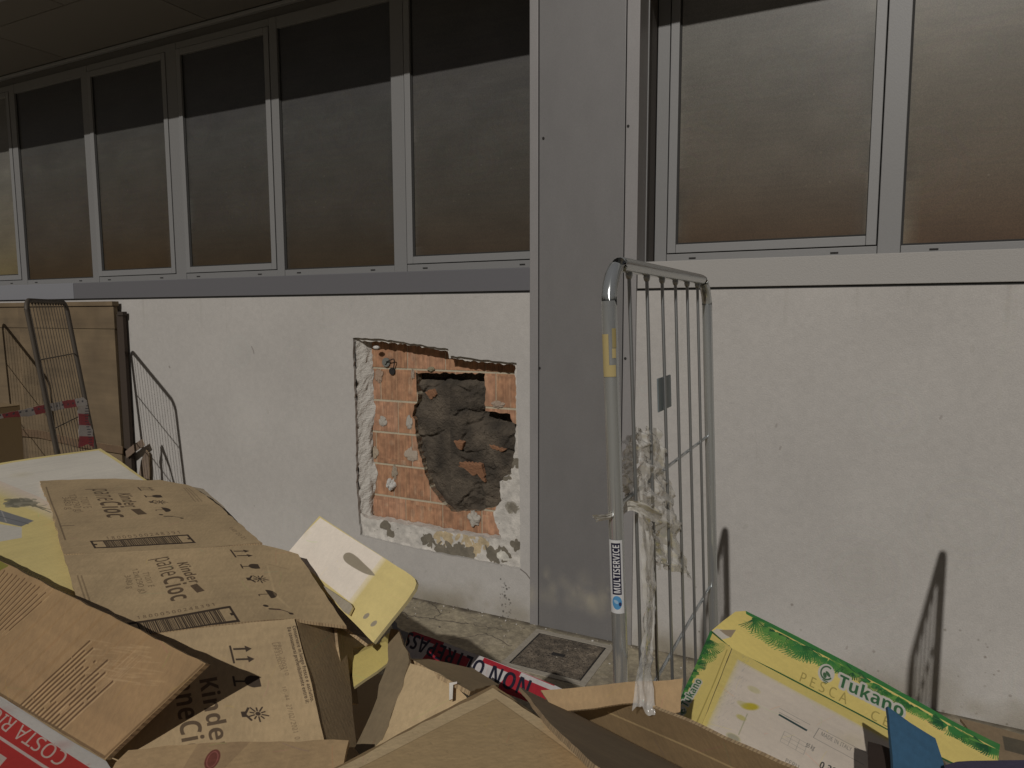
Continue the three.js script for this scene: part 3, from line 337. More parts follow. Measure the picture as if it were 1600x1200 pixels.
// ------------------------------------------------------------------ manhole cover
{
  const t = thing('manhole_cover', 'square gravelly concrete manhole lid with a lifting slot at the foot of the grey pillar', 'manhole cover', [-1.207, 0, 0.254]);
  const map = canvasTex(512, 512, (x, w, h) => { x.fillStyle = css([0.14, 0.115, 0.085]); x.fillRect(0, 0, w, h); const r = rng(15); for (let i = 0; i < 1500; i++) { const k = r(); x.fillStyle = k < 0.6 ? css([0.045, 0.036, 0.028], 0.85) : css([0.26, 0.22, 0.17], 0.6); x.beginPath(); x.ellipse(r() * w, r() * h, 1.5 + r() * 6, 1.5 + r() * 4, r() * 3, 0, 7); x.fill(); } grain(x, w, h, (i, j) => 1 + (fbm(i / 60, j / 60, 4, 3) - 0.5) * 0.7); }); map.repeat.set(3, 3);
  box('lid', -0.166, 0.166, -0.02, 0.004, -0.16, 0.16, new THREE.MeshStandardMaterial({ map, roughness: 0.95, bumpMap: roughBump, bumpScale: 0.008 }), t, 0.002);
  const fr = shape2([[-0.205, -0.2], [0.205, -0.2], [0.205, 0.2], [-0.205, 0.2]]); fr.holes.push(path2([[-0.174, -0.168], [-0.174, 0.168], [0.174, 0.168], [0.174, -0.168]])); const fg = new THREE.ExtrudeGeometry(fr, { depth: 0.02, bevelEnabled: false }); fg.rotateX(-Math.PI / 2); fg.translate(0, -0.0165, 0); metreUv(fg);
  mesh('surround', fg, std([0.34, 0.305, 0.25], 0.95, 0, { bumpMap: roughBump, bumpScale: 0.004 }), t); box('gap', -0.1735, 0.1735, -0.02, 0.0012, -0.1675, 0.1675, M.dark, t, 0);
  box('lifting_slot', -0.035, 0.03, 0.0, 0.0065, -0.012, 0.012, M.dark, t, 0.002);
}

// ------------------------------------------------------------------ roll cages
function tube(pts, r, seg = 60, rad = 10) { return new THREE.TubeGeometry(new THREE.CatmullRomCurve3(pts.map(V), false, 'catmullrom', 0.5), seg, r, rad); }
// one side panel, drawn with the wall-side post at u = 0, u along its width, v = 0 at the top, downwards negative
function cagePanel(parent, mat4, W, Ht, nw, bars, r = 0.0115, plate, shaded) {
  const GA = shaded ? M.galvShade : M.galv, WI = shaded ? M.galvShade : M.wire;
  const add = (n, g, m) => { g.applyMatrix4(mat4); return mesh(n, g, m, parent); }, c = 0.065, pts = [];
  pts.push([0, -Ht, 0], [0, -Ht * 0.66, 0], [0, -Ht * 0.33, 0], [0, -c - 0.02, 0]); for (let k = 0; k <= 6; k++) { const a = Math.PI - k / 6 * Math.PI / 2; pts.push([c + Math.cos(a) * c, -c + Math.sin(a) * c, 0]); }
  pts.push([W * 0.35, 0, 0], [W * 0.65, 0, 0]); for (let k = 0; k <= 6; k++) { const a = Math.PI / 2 - k / 6 * Math.PI / 2; pts.push([W - c + Math.cos(a) * c, -c + Math.sin(a) * c, 0]); }
  pts.push([W, -c - 0.02, 0], [W, -Ht * 0.33, 0], [W, -Ht * 0.66, 0], [W, -Ht, 0]);
  add('side_frame', tube(pts, r, 200, 14), GA);
  for (let k = 1; k <= nw; k++) { const u = W * k / (nw + 1); { const wg = new THREE.SphereGeometry(0.0058, 10, 8); wg.scale(1, 1.5, 1); wg.translate(u, -0.0135, 0); add('wire', mergeGeometries([tube([[u, 0, 0], [u + 0.002 * Math.sin(k * 3), -Ht * 0.4, 0], [u, -Ht, 0]], shaded ? 0.0019 : 0.0031, 16, 8), wg]), WI); }; }
  for (const v of bars) add('crossbar', tube([[0, v, 0.006], [W * 0.3, v, 0.007], [W * 0.6, v, 0.007], [W, v, 0.006]], 0.0034, 16, 8), GA);
  add('bottom_rail', tube([[0, -Ht + 0.02, 0], [W / 2, -Ht + 0.02, 0], [W, -Ht + 0.02, 0]], r * 0.9, 8, 10), GA);
  if (plate) { const g = new RoundedBoxGeometry(0.092, 0.062, 0.003, 1, 0.001); g.translate(plate[0], plate[1], 0.0055); add('number_plate', g, std([0.20, 0.235, 0.245], 0.5, 0.5)); for (const [a, b] of [[0.04, 0.022], [0.04, -0.02]]) { const s = new THREE.SphereGeometry(0.0035, 8, 6); s.translate(plate[0] - a, plate[1] + b, 0.008); add('rivet', s, M.galv); } }
}
function panelMatrix(x, y, z, along, lean) { // along: direction of u on the ground, lean: displacement per metre going down
  const dn = V([lean[0], -1, lean[1]]).normalize(), u = V([along[0], 0, along[1]]).normalize(), w = new THREE.Vector3().crossVectors(u, dn.clone().negate()).normalize(), uu = new THREE.Vector3().crossVectors(dn.clone().negate(), w);
  return new THREE.Matrix4().makeBasis(uu, dn.clone().negate(), w).setPosition(x, y, z);
}
{
  const t = thing('roll_cage', 'galvanised roll cage with its wire side panel standing in front of the grey pillar', 'roll cage', [0, 0, 0]);
  cagePanel(t, panelMatrix(-0.34, 1.652, 1.43, [0, 1], [0.045, 0]), 0.70, 1.44, 6, [-0.368, -0.735], 0.0115, [0.383, -0.224]);
  cagePanel(t, panelMatrix(0.478, 1.652, 1.40, [0, 1], [0.0, 0]), 0.70, 1.44, 6, [-0.368, -0.735], 0.0115);
  // base: rails and four castors
  const bar = (a, b) => tube([a, [(a[0] + b[0]) / 2, a[1], (a[2] + b[2]) / 2], b], 0.014, 4, 10); mesh('base_frame', mergeGeometries([bar([-0.27, 0.2, 1.47], [0.5, 0.2, 1.41]), bar([-0.27, 0.2, 2.2], [0.5, 0.2, 2.12]), bar([-0.27, 0.2, 1.47], [-0.27, 0.2, 2.2]), bar([0.49, 0.2, 1.41], [0.49, 0.2, 2.12]), bar([0.1, 0.2, 1.44], [0.1, 0.2, 2.16])]), M.galv, t);
  for (const [x, z] of [[-0.23, 1.53], [-0.23, 2.13], [0.45, 1.48], [0.45, 2.06]]) { const w = new THREE.CylinderGeometry(0.055, 0.055, 0.032, 24); w.rotateZ(Math.PI / 2); w.translate(x, 0.055, z); mesh('castor', w, std([0.05, 0.05, 0.055], 0.6), t); box('castor_fork', x - 0.024, x + 0.024, 0.1, 0.19, z - 0.02, z + 0.02, M.galv, t, 0.004); }
  // tape residue and sticker on the near post
  const wrap = (n, y0, y1, a0, a1, r, mat) => { const g = new THREE.CylinderGeometry(r, r, y1 - y0, 24, 1, true, a0, a1 - a0), yc = (y0 + y1) / 2, dn = 1.652 - yc; g.rotateZ(0.045); g.translate(-0.34 + 0.045 * dn, yc, 2.13); return mesh(n, g, mat, t); };
  const yel = std([0.42, 0.335, 0.15], 0.8); wrap('tape_residue', 1.492, 1.548, -0.9, 0.1, 0.0122, yel); wrap('tape_residue', 1.486, 1.503, -0.8, 0.9, 0.0124, yel); wrap('tape_residue', 1.528, 1.556, 0.55, 1.1, 0.0121, std([0.3, 0.24, 0.1], 0.8)); wrap('tape_residue', 1.513, 1.527, 0.5, 1.0, 0.0121, yel);
  const map = canvasTex(128, 512, (x, w, h) => { x.fillStyle = css([0.6, 0.6, 0.6]); x.fillRect(0, 0, w, h); x.fillStyle = css([0.012, 0.012, 0.035]); x.fillRect(28, 20, 80, 360); x.save(); x.translate(98, 372); x.rotate(-Math.PI / 2); x.font = 'bold 78px sans-serif'; const tw = x.measureText('MULTISERVICE').width; x.scale(342 / tw, 1); x.fillStyle = css([0.62, 0.62, 0.62]); x.fillText('MULTISERVICE', 0, 0); x.restore();
    x.fillStyle = css([0.08, 0.27, 0.5]); x.beginPath(); x.ellipse(66, 436, 42, 48, 0, 0, 7); x.fill(); x.fillStyle = css([0.3, 0.45, 0.6]); x.beginPath(); x.ellipse(58, 430, 22, 12, 0.4, 0, 7); x.fill(); x.fillStyle = css([0.02, 0.03, 0.1]); x.beginPath(); x.ellipse(92, 446, 12, 14, 0, 0, 7); x.fill(); });
  wrap('sticker', 1.131, 1.243, -0.85, 1.05, 0.0123, new THREE.MeshStandardMaterial({ map, roughness: 0.45, side: THREE.DoubleSide }));
}
{
  const t = thing('cage_panel', 'tall wire cage panel with barrier tape tied to it, leaning before the brown board', 'cage panel', [0, 0, 0], 'roll cage sides at the far left');
  cagePanel(t, panelMatrix(-4.45, 1.65, 0.45, [Math.cos(0.80), Math.sin(0.80)], [0.085, -0.083]), 0.70, 1.60, 13, [-0.32, -0.70], 0.0125, null, true);
  const t2 = thing('cage_panel', 'wire cage panel cut off by the left edge of the photo before the brown board', 'cage panel', [0, 0, 0], 'roll cage sides at the far left');
  cagePanel(t2, panelMatrix(-5.90, 1.65, 0.25, [0.68, 0.67], [0.04, -0.04]), 0.90, 1.60, 13, [-0.32, -0.70], 0.0125, null, true);
}

// ------------------------------------------------------------------ board against the wall, far left
{
  const t = thing('wooden_board', 'big brown wooden board standing against the white wall at the far left', 'board', [-5.7, 0, 0.04]);
  const map = canvasTex(900, 700, (x, w, h) => { x.fillStyle = css([0.165, 0.12, 0.07]); x.fillRect(0, 0, w, h); const r = rng(19); for (let i = 0; i < 40; i++) { x.fillStyle = css(r() < 0.5 ? [0.12, 0.08, 0.045] : [0.22, 0.16, 0.09], 0.12); x.fillRect(r() * w, r() * h, 40 + r() * 300, 4 + r() * 60); } grain(x, w, h, (i, j) => 1 + (fbm(i / 160, j / 9, 3, 3) - 0.5) * 0.12 + (fbm(i / 70, j / 70, 4, 3) - 0.5) * 0.3 + (hash(i, j, 1) - 0.5) * 0.08); }); map.repeat.set(0.45, 0.6);
  const bm = new THREE.MeshStandardMaterial({ map, roughness: 0.85 }); box('panel', -1.9, 1.12, 0.0, 1.472, -0.012, 0.018, bm, t, 0.002); box('panel', -1.9, 1.125, 1.475, 1.628, -0.012, 0.019, bm, t, 0.002); box('top_rail', -1.9, 1.13, 1.631, 1.662, -0.02, 0.030, bm, t, 0.003);
  const p = thing('dark_post', 'dark narrow upright post beside the right edge of the brown board', 'post', [-4.541, 0, 0.03]); box('upright', -0.034, 0.034, 0, 1.575, -0.014, 0.012, std([0.05, 0.035, 0.025], 0.85), p, 0.003); box('top_bracket', -0.012, 0.046, 1.565, 1.592, -0.014, 0.02, std([0.045, 0.033, 0.025], 0.85), p, 0.003);
}

// ------------------------------------------------------------------ the heap of flattened cartons
const INK = css([0.045, 0.028, 0.016]), INK2 = css([0.10, 0.065, 0.035]), INK3 = css([0.16, 0.11, 0.06]);
const WHITE = [0.68, 0.63, 0.54], YEL = [0.70, 0.57, 0.24];
const yellowBack = std([0.45, 0.33, 0.17], 0.9), whiteEdge = std([0.55, 0.47, 0.25], 0.9);
function barcode(x, T, TL, TR, BL, seed, clip) {   // framed bar code; TL-TR long side, TL-BL short side
  unit(x, T, TL, TR, BL, (c) => { const r = rng(seed); c.fillStyle = INK; const b = 0.012, hb = 0.13; c.fillRect(0, 0, 1, hb); c.fillRect(0, 1 - hb, 1, hb); c.fillRect(0, 0, 0.022, 1); c.fillRect(0.978, 0, 0.022, 1); c.fillRect(0.955, 0.42, 0.03, 0.16); c.fillRect(0.02, 0.42, 0.03, 0.16);
    let u = 0.125; while (u < 0.875) { const w = 0.003 + r() * 0.012; c.fillRect(u, hb, w, 1 - 2 * hb); u += w + 0.003 + r() * 0.006; } });
}
// care marks of a carton; O start, U one step along the row, W one mark height towards the top
function careMarks(x, T, marks) {
  for (const [kind, O, U, W] of marks) unit(x, T, O, U, W, (c) => { c.strokeStyle = c.fillStyle = INK; c.lineCap = 'round';
    if (kind === 'up') { c.fillRect(-0.05, 0, 1.1, 0.09); for (const u of [0.18, 0.82]) { c.fillRect(u - 0.055, 0.16, 0.11, 0.6); c.beginPath(); c.moveTo(u - 0.2, 0.72); c.lineTo(u + 0.2, 0.72); c.lineTo(u, 1.02); c.fill(); } }
    if (kind === 'glass') { c.fillRect(0.2, 0, 0.6, 0.08); c.fillRect(0.45, 0, 0.1, 0.5); c.beginPath(); c.moveTo(0.2, 1); c.lineTo(0.8, 1); c.lineTo(0.86, 0.72); c.quadraticCurveTo(0.8, 0.45, 0.5, 0.42); c.quadraticCurveTo(0.2, 0.45, 0.14, 0.72); c.fill(); }
    if (kind === 'sun') { c.lineWidth = 0.06; for (let k = 0; k < 10; k++) { const a = k * 0.6283; c.beginPath(); c.moveTo(0.5 + 0.16 * Math.cos(a), 0.62 + 0.16 * Math.sin(a)); c.lineTo(0.5 + (k % 2 ? 0.3 : 0.4) * Math.cos(a), 0.62 + (k % 2 ? 0.3 : 0.4) * Math.sin(a)); c.stroke(); } c.beginPath(); c.arc(0.5, 0.62, 0.1, 0, 7); c.fill(); c.fillRect(0.36, -0.02, 0.28, 0.18); c.lineWidth = 0.09; c.beginPath(); c.moveTo(0.2, 0.3); c.lineTo(0.5, 0.12); c.lineTo(0.8, 0.3); c.stroke(); }
    if (kind === 'umbrella') { c.beginPath(); c.arc(0.5, 0.55, 0.45, 0, Math.PI); c.fill(); c.lineWidth = 0.06; c.beginPath(); c.moveTo(0.5, 0.55); c.lineTo(0.5, 0.12); c.quadraticCurveTo(0.5, 0, 0.65, 0.06); c.stroke(); }
    if (kind === 'hook') { c.lineWidth = 0.13; c.beginPath(); c.moveTo(0.5, 0.2); c.lineTo(0.5, 0.6); c.stroke(); c.lineWidth = 0.05; c.beginPath(); c.moveTo(0.5, 0.55); c.quadraticCurveTo(0.6, 0.9, 0.8, 0.95); c.stroke(); c.beginPath(); c.arc(0.2, 0.1, 0.12, 0, 7); c.arc(0.85, 1.0, 0.1, 0, 7); c.fill(); } });
}
const speck = (x, T, pts, n, seed, color, size) => { const r = rng(seed), a = T(pts[0]), b = T(pts[1]), c = T(pts[2]); x.fillStyle = color; for (let i = 0; i < n; i++) { const u = r(), v = r(); x.fillRect(a[0] + (b[0] - a[0]) * u + (c[0] - a[0]) * v, a[1] + (b[1] - a[1]) * u + (c[1] - a[1]) * v, size, size * 0.6); } };
const roundFont = 'bold 100px sans-serif', thinFont = '100px sans-serif';

// white and yellow lid, back left
{
  const t = thing('fruit_carton', 'white and yellow carton lid with barcode label, under the printed kraft carton', 'carton');
  sheet('lid_panel', [[-2.1185, 1.1696, 2.0523], [-2.0783, 1.1704, 1.7932], [-1.6409, 1.1365, 1.9362], [-1.3572, 1.1151, 1.9958], [-1.1056, 1.0904, 2.4355], [-1.4277, 1.1132, 2.4738], [-2.1507, 1.1691, 2.2426]], { base: YEL, t: 0.006, warp: 0.003, jag: 0.0004, bump: 0.0002, streak: 0.03, edge: whiteEdge, back: yellowBack, draw: (x, T, px) => {
    const soft = (pts, c, n) => { for (let i = 0; i < n; i++) polyg(x, T, pts(i / n), css(c, 1.6 / n)); };
    x.filter = 'none'; const Wp = [[-2.098, 1.1684, 2.0273], [-2.0614, 1.1689, 1.8102], [-1.6339, 1.1359, 1.945], [-1.3915, 1.1172, 2.0209], [-1.5695, 1.1278, 2.1829], [-1.7617, 1.1422, 2.1536], [-1.9516, 1.1562, 2.139], [-2.0602, 1.1636, 2.1724], [-2.102, 1.1669, 2.1525]]; polyg(x, T, Wp, css(WHITE)); for (let k = 0; k < 14; k++) { const d = [[0.0081, -0.0007, 0.0049]][0]; polyg(x, T, Wp.map((q, i) => i >= 3 && i <= 7 ? [q[0] + d[0] * k, q[1] + d[1] * k, q[2] + d[2] * k] : q), css(WHITE, 0.12)); }
    polyg(x, T, [[-1.7552, 1.1393, 2.3177], [-1.6452, 1.1316, 2.2982], [-1.5915, 1.1279, 2.2838], [-1.5299, 1.1229, 2.3174], [-1.5421, 1.1233, 2.3517], [-1.621, 1.1286, 2.3817]], css([0.58, 0.55, 0.5], 0.9)); polyg(x, T, [[-1.8052, 1.1437, 2.2684], [-1.7362, 1.1389, 2.2509], [-1.6105, 1.1298, 2.2486], [-1.5963, 1.1283, 2.2824], [-1.661, 1.1329, 2.29], [-1.739, 1.1384, 2.3008]], css([0.20, 0.20, 0.20])); line(x, T, [[-1.7297, 1.1384, 2.2516], [-1.6468, 1.1319, 2.2847]], css([0.34, 0.33, 0.3]), 3); line(x, T, [[-1.7398, 1.1388, 2.2751], [-1.5993, 1.1287, 2.2653]], css([0.12, 0.12, 0.12]), 3);
    // sketch of a plant in grey
    const r = rng(5), c0 = [-1.8067, 1.1446, 2.2115], c1 = [-1.7501, 1.1413, 2.1572], c2 = [-1.7084, 1.1369, 2.2522]; unit(x, T, c0, c1, c2, (c) => { for (let i = 0; i < 60; i++) { c.fillStyle = css(r() < 0.5 ? [0.17, 0.155, 0.11] : [0.28, 0.26, 0.19], 0.7); c.beginPath(); c.ellipse(0.1 + r() * 0.75, 0.05 + r() * 0.55, 0.05 + r() * 0.12, 0.04 + r() * 0.1, r() * 3, 0, 7); c.fill(); } c.strokeStyle = css([0.2, 0.18, 0.12], 0.8); c.lineWidth = 0.03; for (let i = 0; i < 7; i++) { c.beginPath(); c.moveTo(0.5 + r() * 0.3, 0.5); c.quadraticCurveTo(0.8 + r() * 0.2, 0.7, 0.9 + r() * 0.25, 0.5 + r() * 0.7); c.stroke(); } });
  } }, t);
}
// printed kraft carton opened flat
{
  const t = thing('printed_carton', 'large opened kraft carton with brown chocolate cake print and care marks, left of centre', 'carton');
  const paneCioc = (x, T, A, B, C, kA, kB, kC, box4) => { { const mx = (k) => A.map((v, i) => v + (B[i] - v) * k), up = C.map((v, i) => v - A[i]), at = (k) => mx(k).map((v, i) => v + up[i]); text(x, T, 'pane', A, mx(0.47), at(0), INK2, '100px sans-serif', 73); text(x, T, 'Cioc', mx(0.485), B, at(0.485), INK2, 'bold 100px sans-serif', 73); } text(x, T, 'Kinder', kA, kB, kC, INK2, roundFont, 73); polyg(x, T, box4, INK2); };
  sheet('panel', [[-1.8676, 1.1545, 2.0902], [-1.7907, 1.1557, 2.0427], [-1.7043, 1.1567, 1.9973], [-1.6087, 1.1566, 1.9729], [-1.5867, 1.1571, 1.9567], [-1.4937, 1.1561, 1.9514], [-1.454, 1.1551, 1.963], [-1.2435, 1.1482, 2.0559], [-1.0124, 1.1401, 2.1672], [-1.1637, 1.1375, 2.2659], [-1.3139, 1.1351, 2.36], [-1.4185, 1.1389, 2.3075], [-1.5857, 1.1449, 2.2226]], { t: 0.006, warp: 0.006, jag: 0.002, px: 1700, draw: (x, T, px) => {
    paneCioc(x, T, [-1.6775, 1.1527, 2.0763], [-1.4401, 1.1444, 2.1924], [-1.6348, 1.1532, 2.0539], [-1.5801, 1.1516, 2.0744], [-1.4628, 1.1473, 2.1349], [-1.5548, 1.1519, 2.0601], [[-1.4423, 1.1469, 2.1376], [-1.4259, 1.1472, 2.1268], [-1.3802, 1.1459, 2.1421], [-1.3948, 1.1456, 2.1534]]);
    text(x, T, 'T10X1 E', [-1.6386, 1.1497, 2.1311], [-1.5478, 1.1465, 2.1764], [-1.6235, 1.15, 2.1215], INK3, thinFont); text(x, T, '12x(290 g)', [-1.6823, 1.1504, 2.1293], [-1.5371, 1.1453, 2.2002], [-1.6692, 1.1506, 2.1205], INK3, thinFont); text(x, T, '3480 g', [-1.6759, 1.1494, 2.1481], [-1.5748, 1.1458, 2.1985], [-1.6643, 1.1496, 2.1401], INK3, thinFont);
    barcode(x, T, [-1.3431, 1.1386, 2.2931], [-1.1872, 1.1412, 2.1925], [-1.293, 1.1369, 2.3157], 3); text(x, T, '1 8 0 0 0 5 0 0 2 4 8 3 9 1', [-1.321, 1.1392, 2.2737], [-1.203, 1.1413, 2.1948], [-1.3384, 1.1398, 2.2649], INK2, thinFont);
    careMarks(x, T, [['up', [-1.5817, 1.154, 2.0228], [-1.5512, 1.153, 2.036], [-1.5466, 1.1542, 2.0069]], ['glass', [-1.5162, 1.1517, 2.0535], [-1.4818, 1.1505, 2.0701], [-1.4795, 1.152, 2.0368]], ['sun', [-1.4715, 1.1501, 2.0759], [-1.4262, 1.1486, 2.096], [-1.4344, 1.1504, 2.0589]], ['umbrella', [-1.4097, 1.1479, 2.1081], [-1.3673, 1.1465, 2.1268], [-1.3778, 1.1481, 2.0935]], ['hook', [-1.3583, 1.1461, 2.132], [-1.317, 1.1448, 2.149], [-1.3173, 1.1463, 2.1177]]]);
    for (const [a, b] of [[[-1.4773, 1.1549, 1.9736], [-1.3469, 1.15, 2.0446]], [[-1.4752, 1.155, 1.9698], [-1.3441, 1.1502, 2.0382]], [[-1.4694, 1.1551, 1.9671], [-1.3374, 1.1503, 2.0352]]]) line(x, T, [a, b], css([0.2, 0.14, 0.08], 0.6), 3.4); line(x, T, [[-1.7989, 1.1525, 2.1138], [-1.6593, 1.1476, 2.1825], [-1.54, 1.1436, 2.2384], [-1.3923, 1.1384, 2.3107]], css([0.16, 0.11, 0.06], 0.75), 5); line(x, T, [[-1.4863, 1.1416, 2.2661], [-1.4617, 1.142, 2.2505]], INK, 3.5); line(x, T, [[-1.0089, 1.1401, 2.1674], [-1.1623, 1.1375, 2.267], [-1.3136, 1.135, 2.3625]], css([0.06, 0.038, 0.02], 0.9), 8); text(x, T, 'PAP 20 21', [-1.143, 1.1434, 2.1323], [-1.0569, 1.1406, 2.1698], [-1.143, 1.1438, 2.1241], INK3, thinFont);
  } }, t);
  sheet('panel', [[-1.3075, 1.1343, 2.3639], [-1.1584, 1.1365, 2.27], [-1.0053, 1.139, 2.1724], [-0.9641, 1.1361, 2.1665], [-0.9252, 1.1327, 2.1641], [-0.8197, 1.1117, 2.2238], [-0.7142, 1.0909, 2.282], [-0.7554, 1.0924, 2.2959], [-0.7973, 1.0943, 2.3083], [-0.8984, 1.0908, 2.3833], [-1.0281, 1.0852, 2.4855], [-1.1684, 1.109, 2.4293]], { t: 0.006, warp: 0.006, jag: 0.0012, px: 1700, bend: (u, v, W, H) => 0, draw: (x, T, px) => {
    paneCioc(x, T, [-1.1489, 1.131, 2.2959], [-1.0098, 1.1044, 2.3679], [-1.127, 1.133, 2.2725], [-1.0997, 1.1277, 2.2872], [-1.0241, 1.1144, 2.3201], [-1.0857, 1.1285, 2.2754], [[-1.0193, 1.1133, 2.324], [-1.0138, 1.1144, 2.3148], [-0.9845, 1.1101, 2.3228], [-0.9915, 1.109, 2.3326]]);
    text(x, T, 'T10X1 E', [-1.1274, 1.1218, 2.3352], [-1.0789, 1.1129, 2.3587], [-1.1202, 1.1223, 2.3288], INK3, thinFont); text(x, T, '12x(290 g)', [-1.1547, 1.1243, 2.3363], [-1.076, 1.1095, 2.3758], [-1.1484, 1.1249, 2.3296], INK3, thinFont); text(x, T, '3480 g', [-1.1487, 1.1204, 2.3546], [-1.107, 1.1123, 2.3773], [-1.1415, 1.1208, 2.3487], INK3, thinFont);
    barcode(x, T, [-1.0338, 1.0939, 2.4398], [-0.9107, 1.1007, 2.3346], [-0.9875, 1.0855, 2.4615], 4); text(x, T, '1 8 0 0 0 5 0 0 2 4 8 3 9 1', [-1.0222, 1.096, 2.4216], [-0.9333, 1.1014, 2.3433], [-1.0303, 1.0976, 2.4175], INK2, thinFont);
    careMarks(x, T, [['up', [-1.0464, 1.1357, 2.2138], [-1.0188, 1.1306, 2.2267], [-1.0169, 1.1357, 2.1974]], ['glass', [-0.9971, 1.1267, 2.237], [-0.9732, 1.122, 2.2501], [-0.9682, 1.1265, 2.2222]], ['sun', [-0.9603, 1.1191, 2.2592], [-0.929, 1.1131, 2.2756], [-0.9298, 1.1193, 2.2413]], ['umbrella', [-0.9093, 1.1096, 2.2843], [-0.8805, 1.1044, 2.2978], [-0.884, 1.1102, 2.2672]], ['hook', [-0.8694, 1.1018, 2.3058], [-0.841, 1.0966, 2.3197], [-0.8344, 1.1013, 2.2898]]]);
    for (const q of [[[-1.2212, 1.1207, 2.3929], [-1.1437, 1.1067, 2.4286]], [[-1.2152, 1.1206, 2.3898], [-1.1336, 1.1059, 2.4274]]]) line(x, T, q, css([0.17, 0.12, 0.065], 0.6), 4); line(x, T, [[-0.9522, 1.126, 2.2163], [-0.9033, 1.1224, 2.2097]], css([0.22, 0.15, 0.08], 0.5), 2); line(x, T, [[-0.9455, 1.1247, 2.2199], [-0.8703, 1.1072, 2.2766], [-0.8239, 1.0998, 2.2921]], css([0.6, 0.44, 0.25], 0.35), 6);
  } }, t);
  sheet('panel', [[-1.0324, 1.0821, 2.4829], [-0.8982, 1.0894, 2.3836], [-0.7958, 1.0937, 2.3099], [-0.7281, 1.0423, 2.3534], [-0.6585, 0.9875, 2.4016], [-0.6244, 0.9604, 2.4258], [-0.8474, 0.9468, 2.5934]], { t: 0.006, warp: 0.004, jag: 0.0006, px: 1700, draw: (x, T, px) => {
    text(x, T, 'Kinder', [-0.8605, 1.0421, 2.4396], [-0.7771, 0.9804, 2.4906], [-0.8412, 1.044, 2.4238], INK2, roundFont, 73); text(x, T, 'paneCioc', [-0.9048, 1.0521, 2.4513], [-0.7917, 0.9678, 2.5214], [-0.8832, 1.054, 2.434], INK2, roundFont, 70);
    careMarks(x, T, [['up', [-0.8536, 1.0694, 2.3886], [-0.8325, 1.0543, 2.4008], [-0.8264, 1.069, 2.3717]], ['glass', [-0.8246, 1.045, 2.4113], [-0.8048, 1.0302, 2.4238], [-0.7905, 1.0437, 2.3916]], ['sun', [-0.7858, 1.0174, 2.4333], [-0.7628, 1.0013, 2.4458], [-0.7555, 1.0171, 2.4141]]]);
    text(x, T, 'Conservare in luogo fresco e asciutto.', [-0.7911, 1.0863, 2.3193], [-0.6996, 1.0159, 2.38], [-0.787, 1.0868, 2.3159], INK, 'bold 100px sans-serif'); text(x, T, 'Da consumarsi preferibilmente entro il:', [-0.7967, 1.0853, 2.3247], [-0.7049, 1.0151, 2.3849], [-0.7926, 1.0858, 2.3213], INK, 'bold 100px sans-serif');
    const dot = '100px monospace'; text(x, T, 'PROD 200210', [-0.7967, 1.0714, 2.3484], [-0.7541, 1.04, 2.3742], [-0.7922, 1.0718, 2.3448], INK3, dot); text(x, T, 'LPF332020A', [-0.8019, 1.071, 2.3524], [-0.7652, 1.0449, 2.3731], [-0.7975, 1.0714, 2.3488], INK3, dot); text(x, T, '10.44', [-0.7499, 1.0312, 2.3866], [-0.7322, 1.0188, 2.3962], [-0.7456, 1.0315, 2.3832], INK3, dot); text(x, T, '27/02/2021 0', [-0.7289, 1.0155, 2.3996], [-0.6898, 0.9865, 2.4237], [-0.7232, 1.0158, 2.3954], INK3, dot);
  } }, t);
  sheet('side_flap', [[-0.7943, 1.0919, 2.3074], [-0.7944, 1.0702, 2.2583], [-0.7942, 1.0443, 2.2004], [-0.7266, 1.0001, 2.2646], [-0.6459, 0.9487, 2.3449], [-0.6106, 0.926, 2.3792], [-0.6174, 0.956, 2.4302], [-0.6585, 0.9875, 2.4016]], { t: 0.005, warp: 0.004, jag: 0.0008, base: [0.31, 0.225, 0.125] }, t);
  sheet('side_flap', [[-1.5481, 1.1457, 1.9316], [-1.4576, 1.1445, 1.9327], [-1.2959, 1.1389, 2.0109], [-1.1185, 1.1321, 2.109], [-1.0074, 1.1283, 2.163], [-1.0204, 1.1278, 2.176], [-1.27, 1.1352, 2.0848]], { t: 0.005, warp: 0.003, jag: 0.001, base: [0.36, 0.29, 0.2] }, t);
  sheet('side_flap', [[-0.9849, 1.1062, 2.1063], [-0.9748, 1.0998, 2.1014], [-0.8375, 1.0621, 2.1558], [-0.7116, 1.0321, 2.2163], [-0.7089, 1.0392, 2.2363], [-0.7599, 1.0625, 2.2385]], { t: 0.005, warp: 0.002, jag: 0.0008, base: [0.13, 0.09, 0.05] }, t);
  sheet('side_flap', [[-0.7757, 1.0626, 2.2359], [-0.7667, 0.9816, 2.1343], [-0.7555, 1.0141, 2.2179], [-0.7047, 0.9535, 2.2693], [-0.703, 0.9709, 2.3017]], { t: 0.005, warp: 0.003, base: [0.2, 0.14, 0.06] }, t);
}
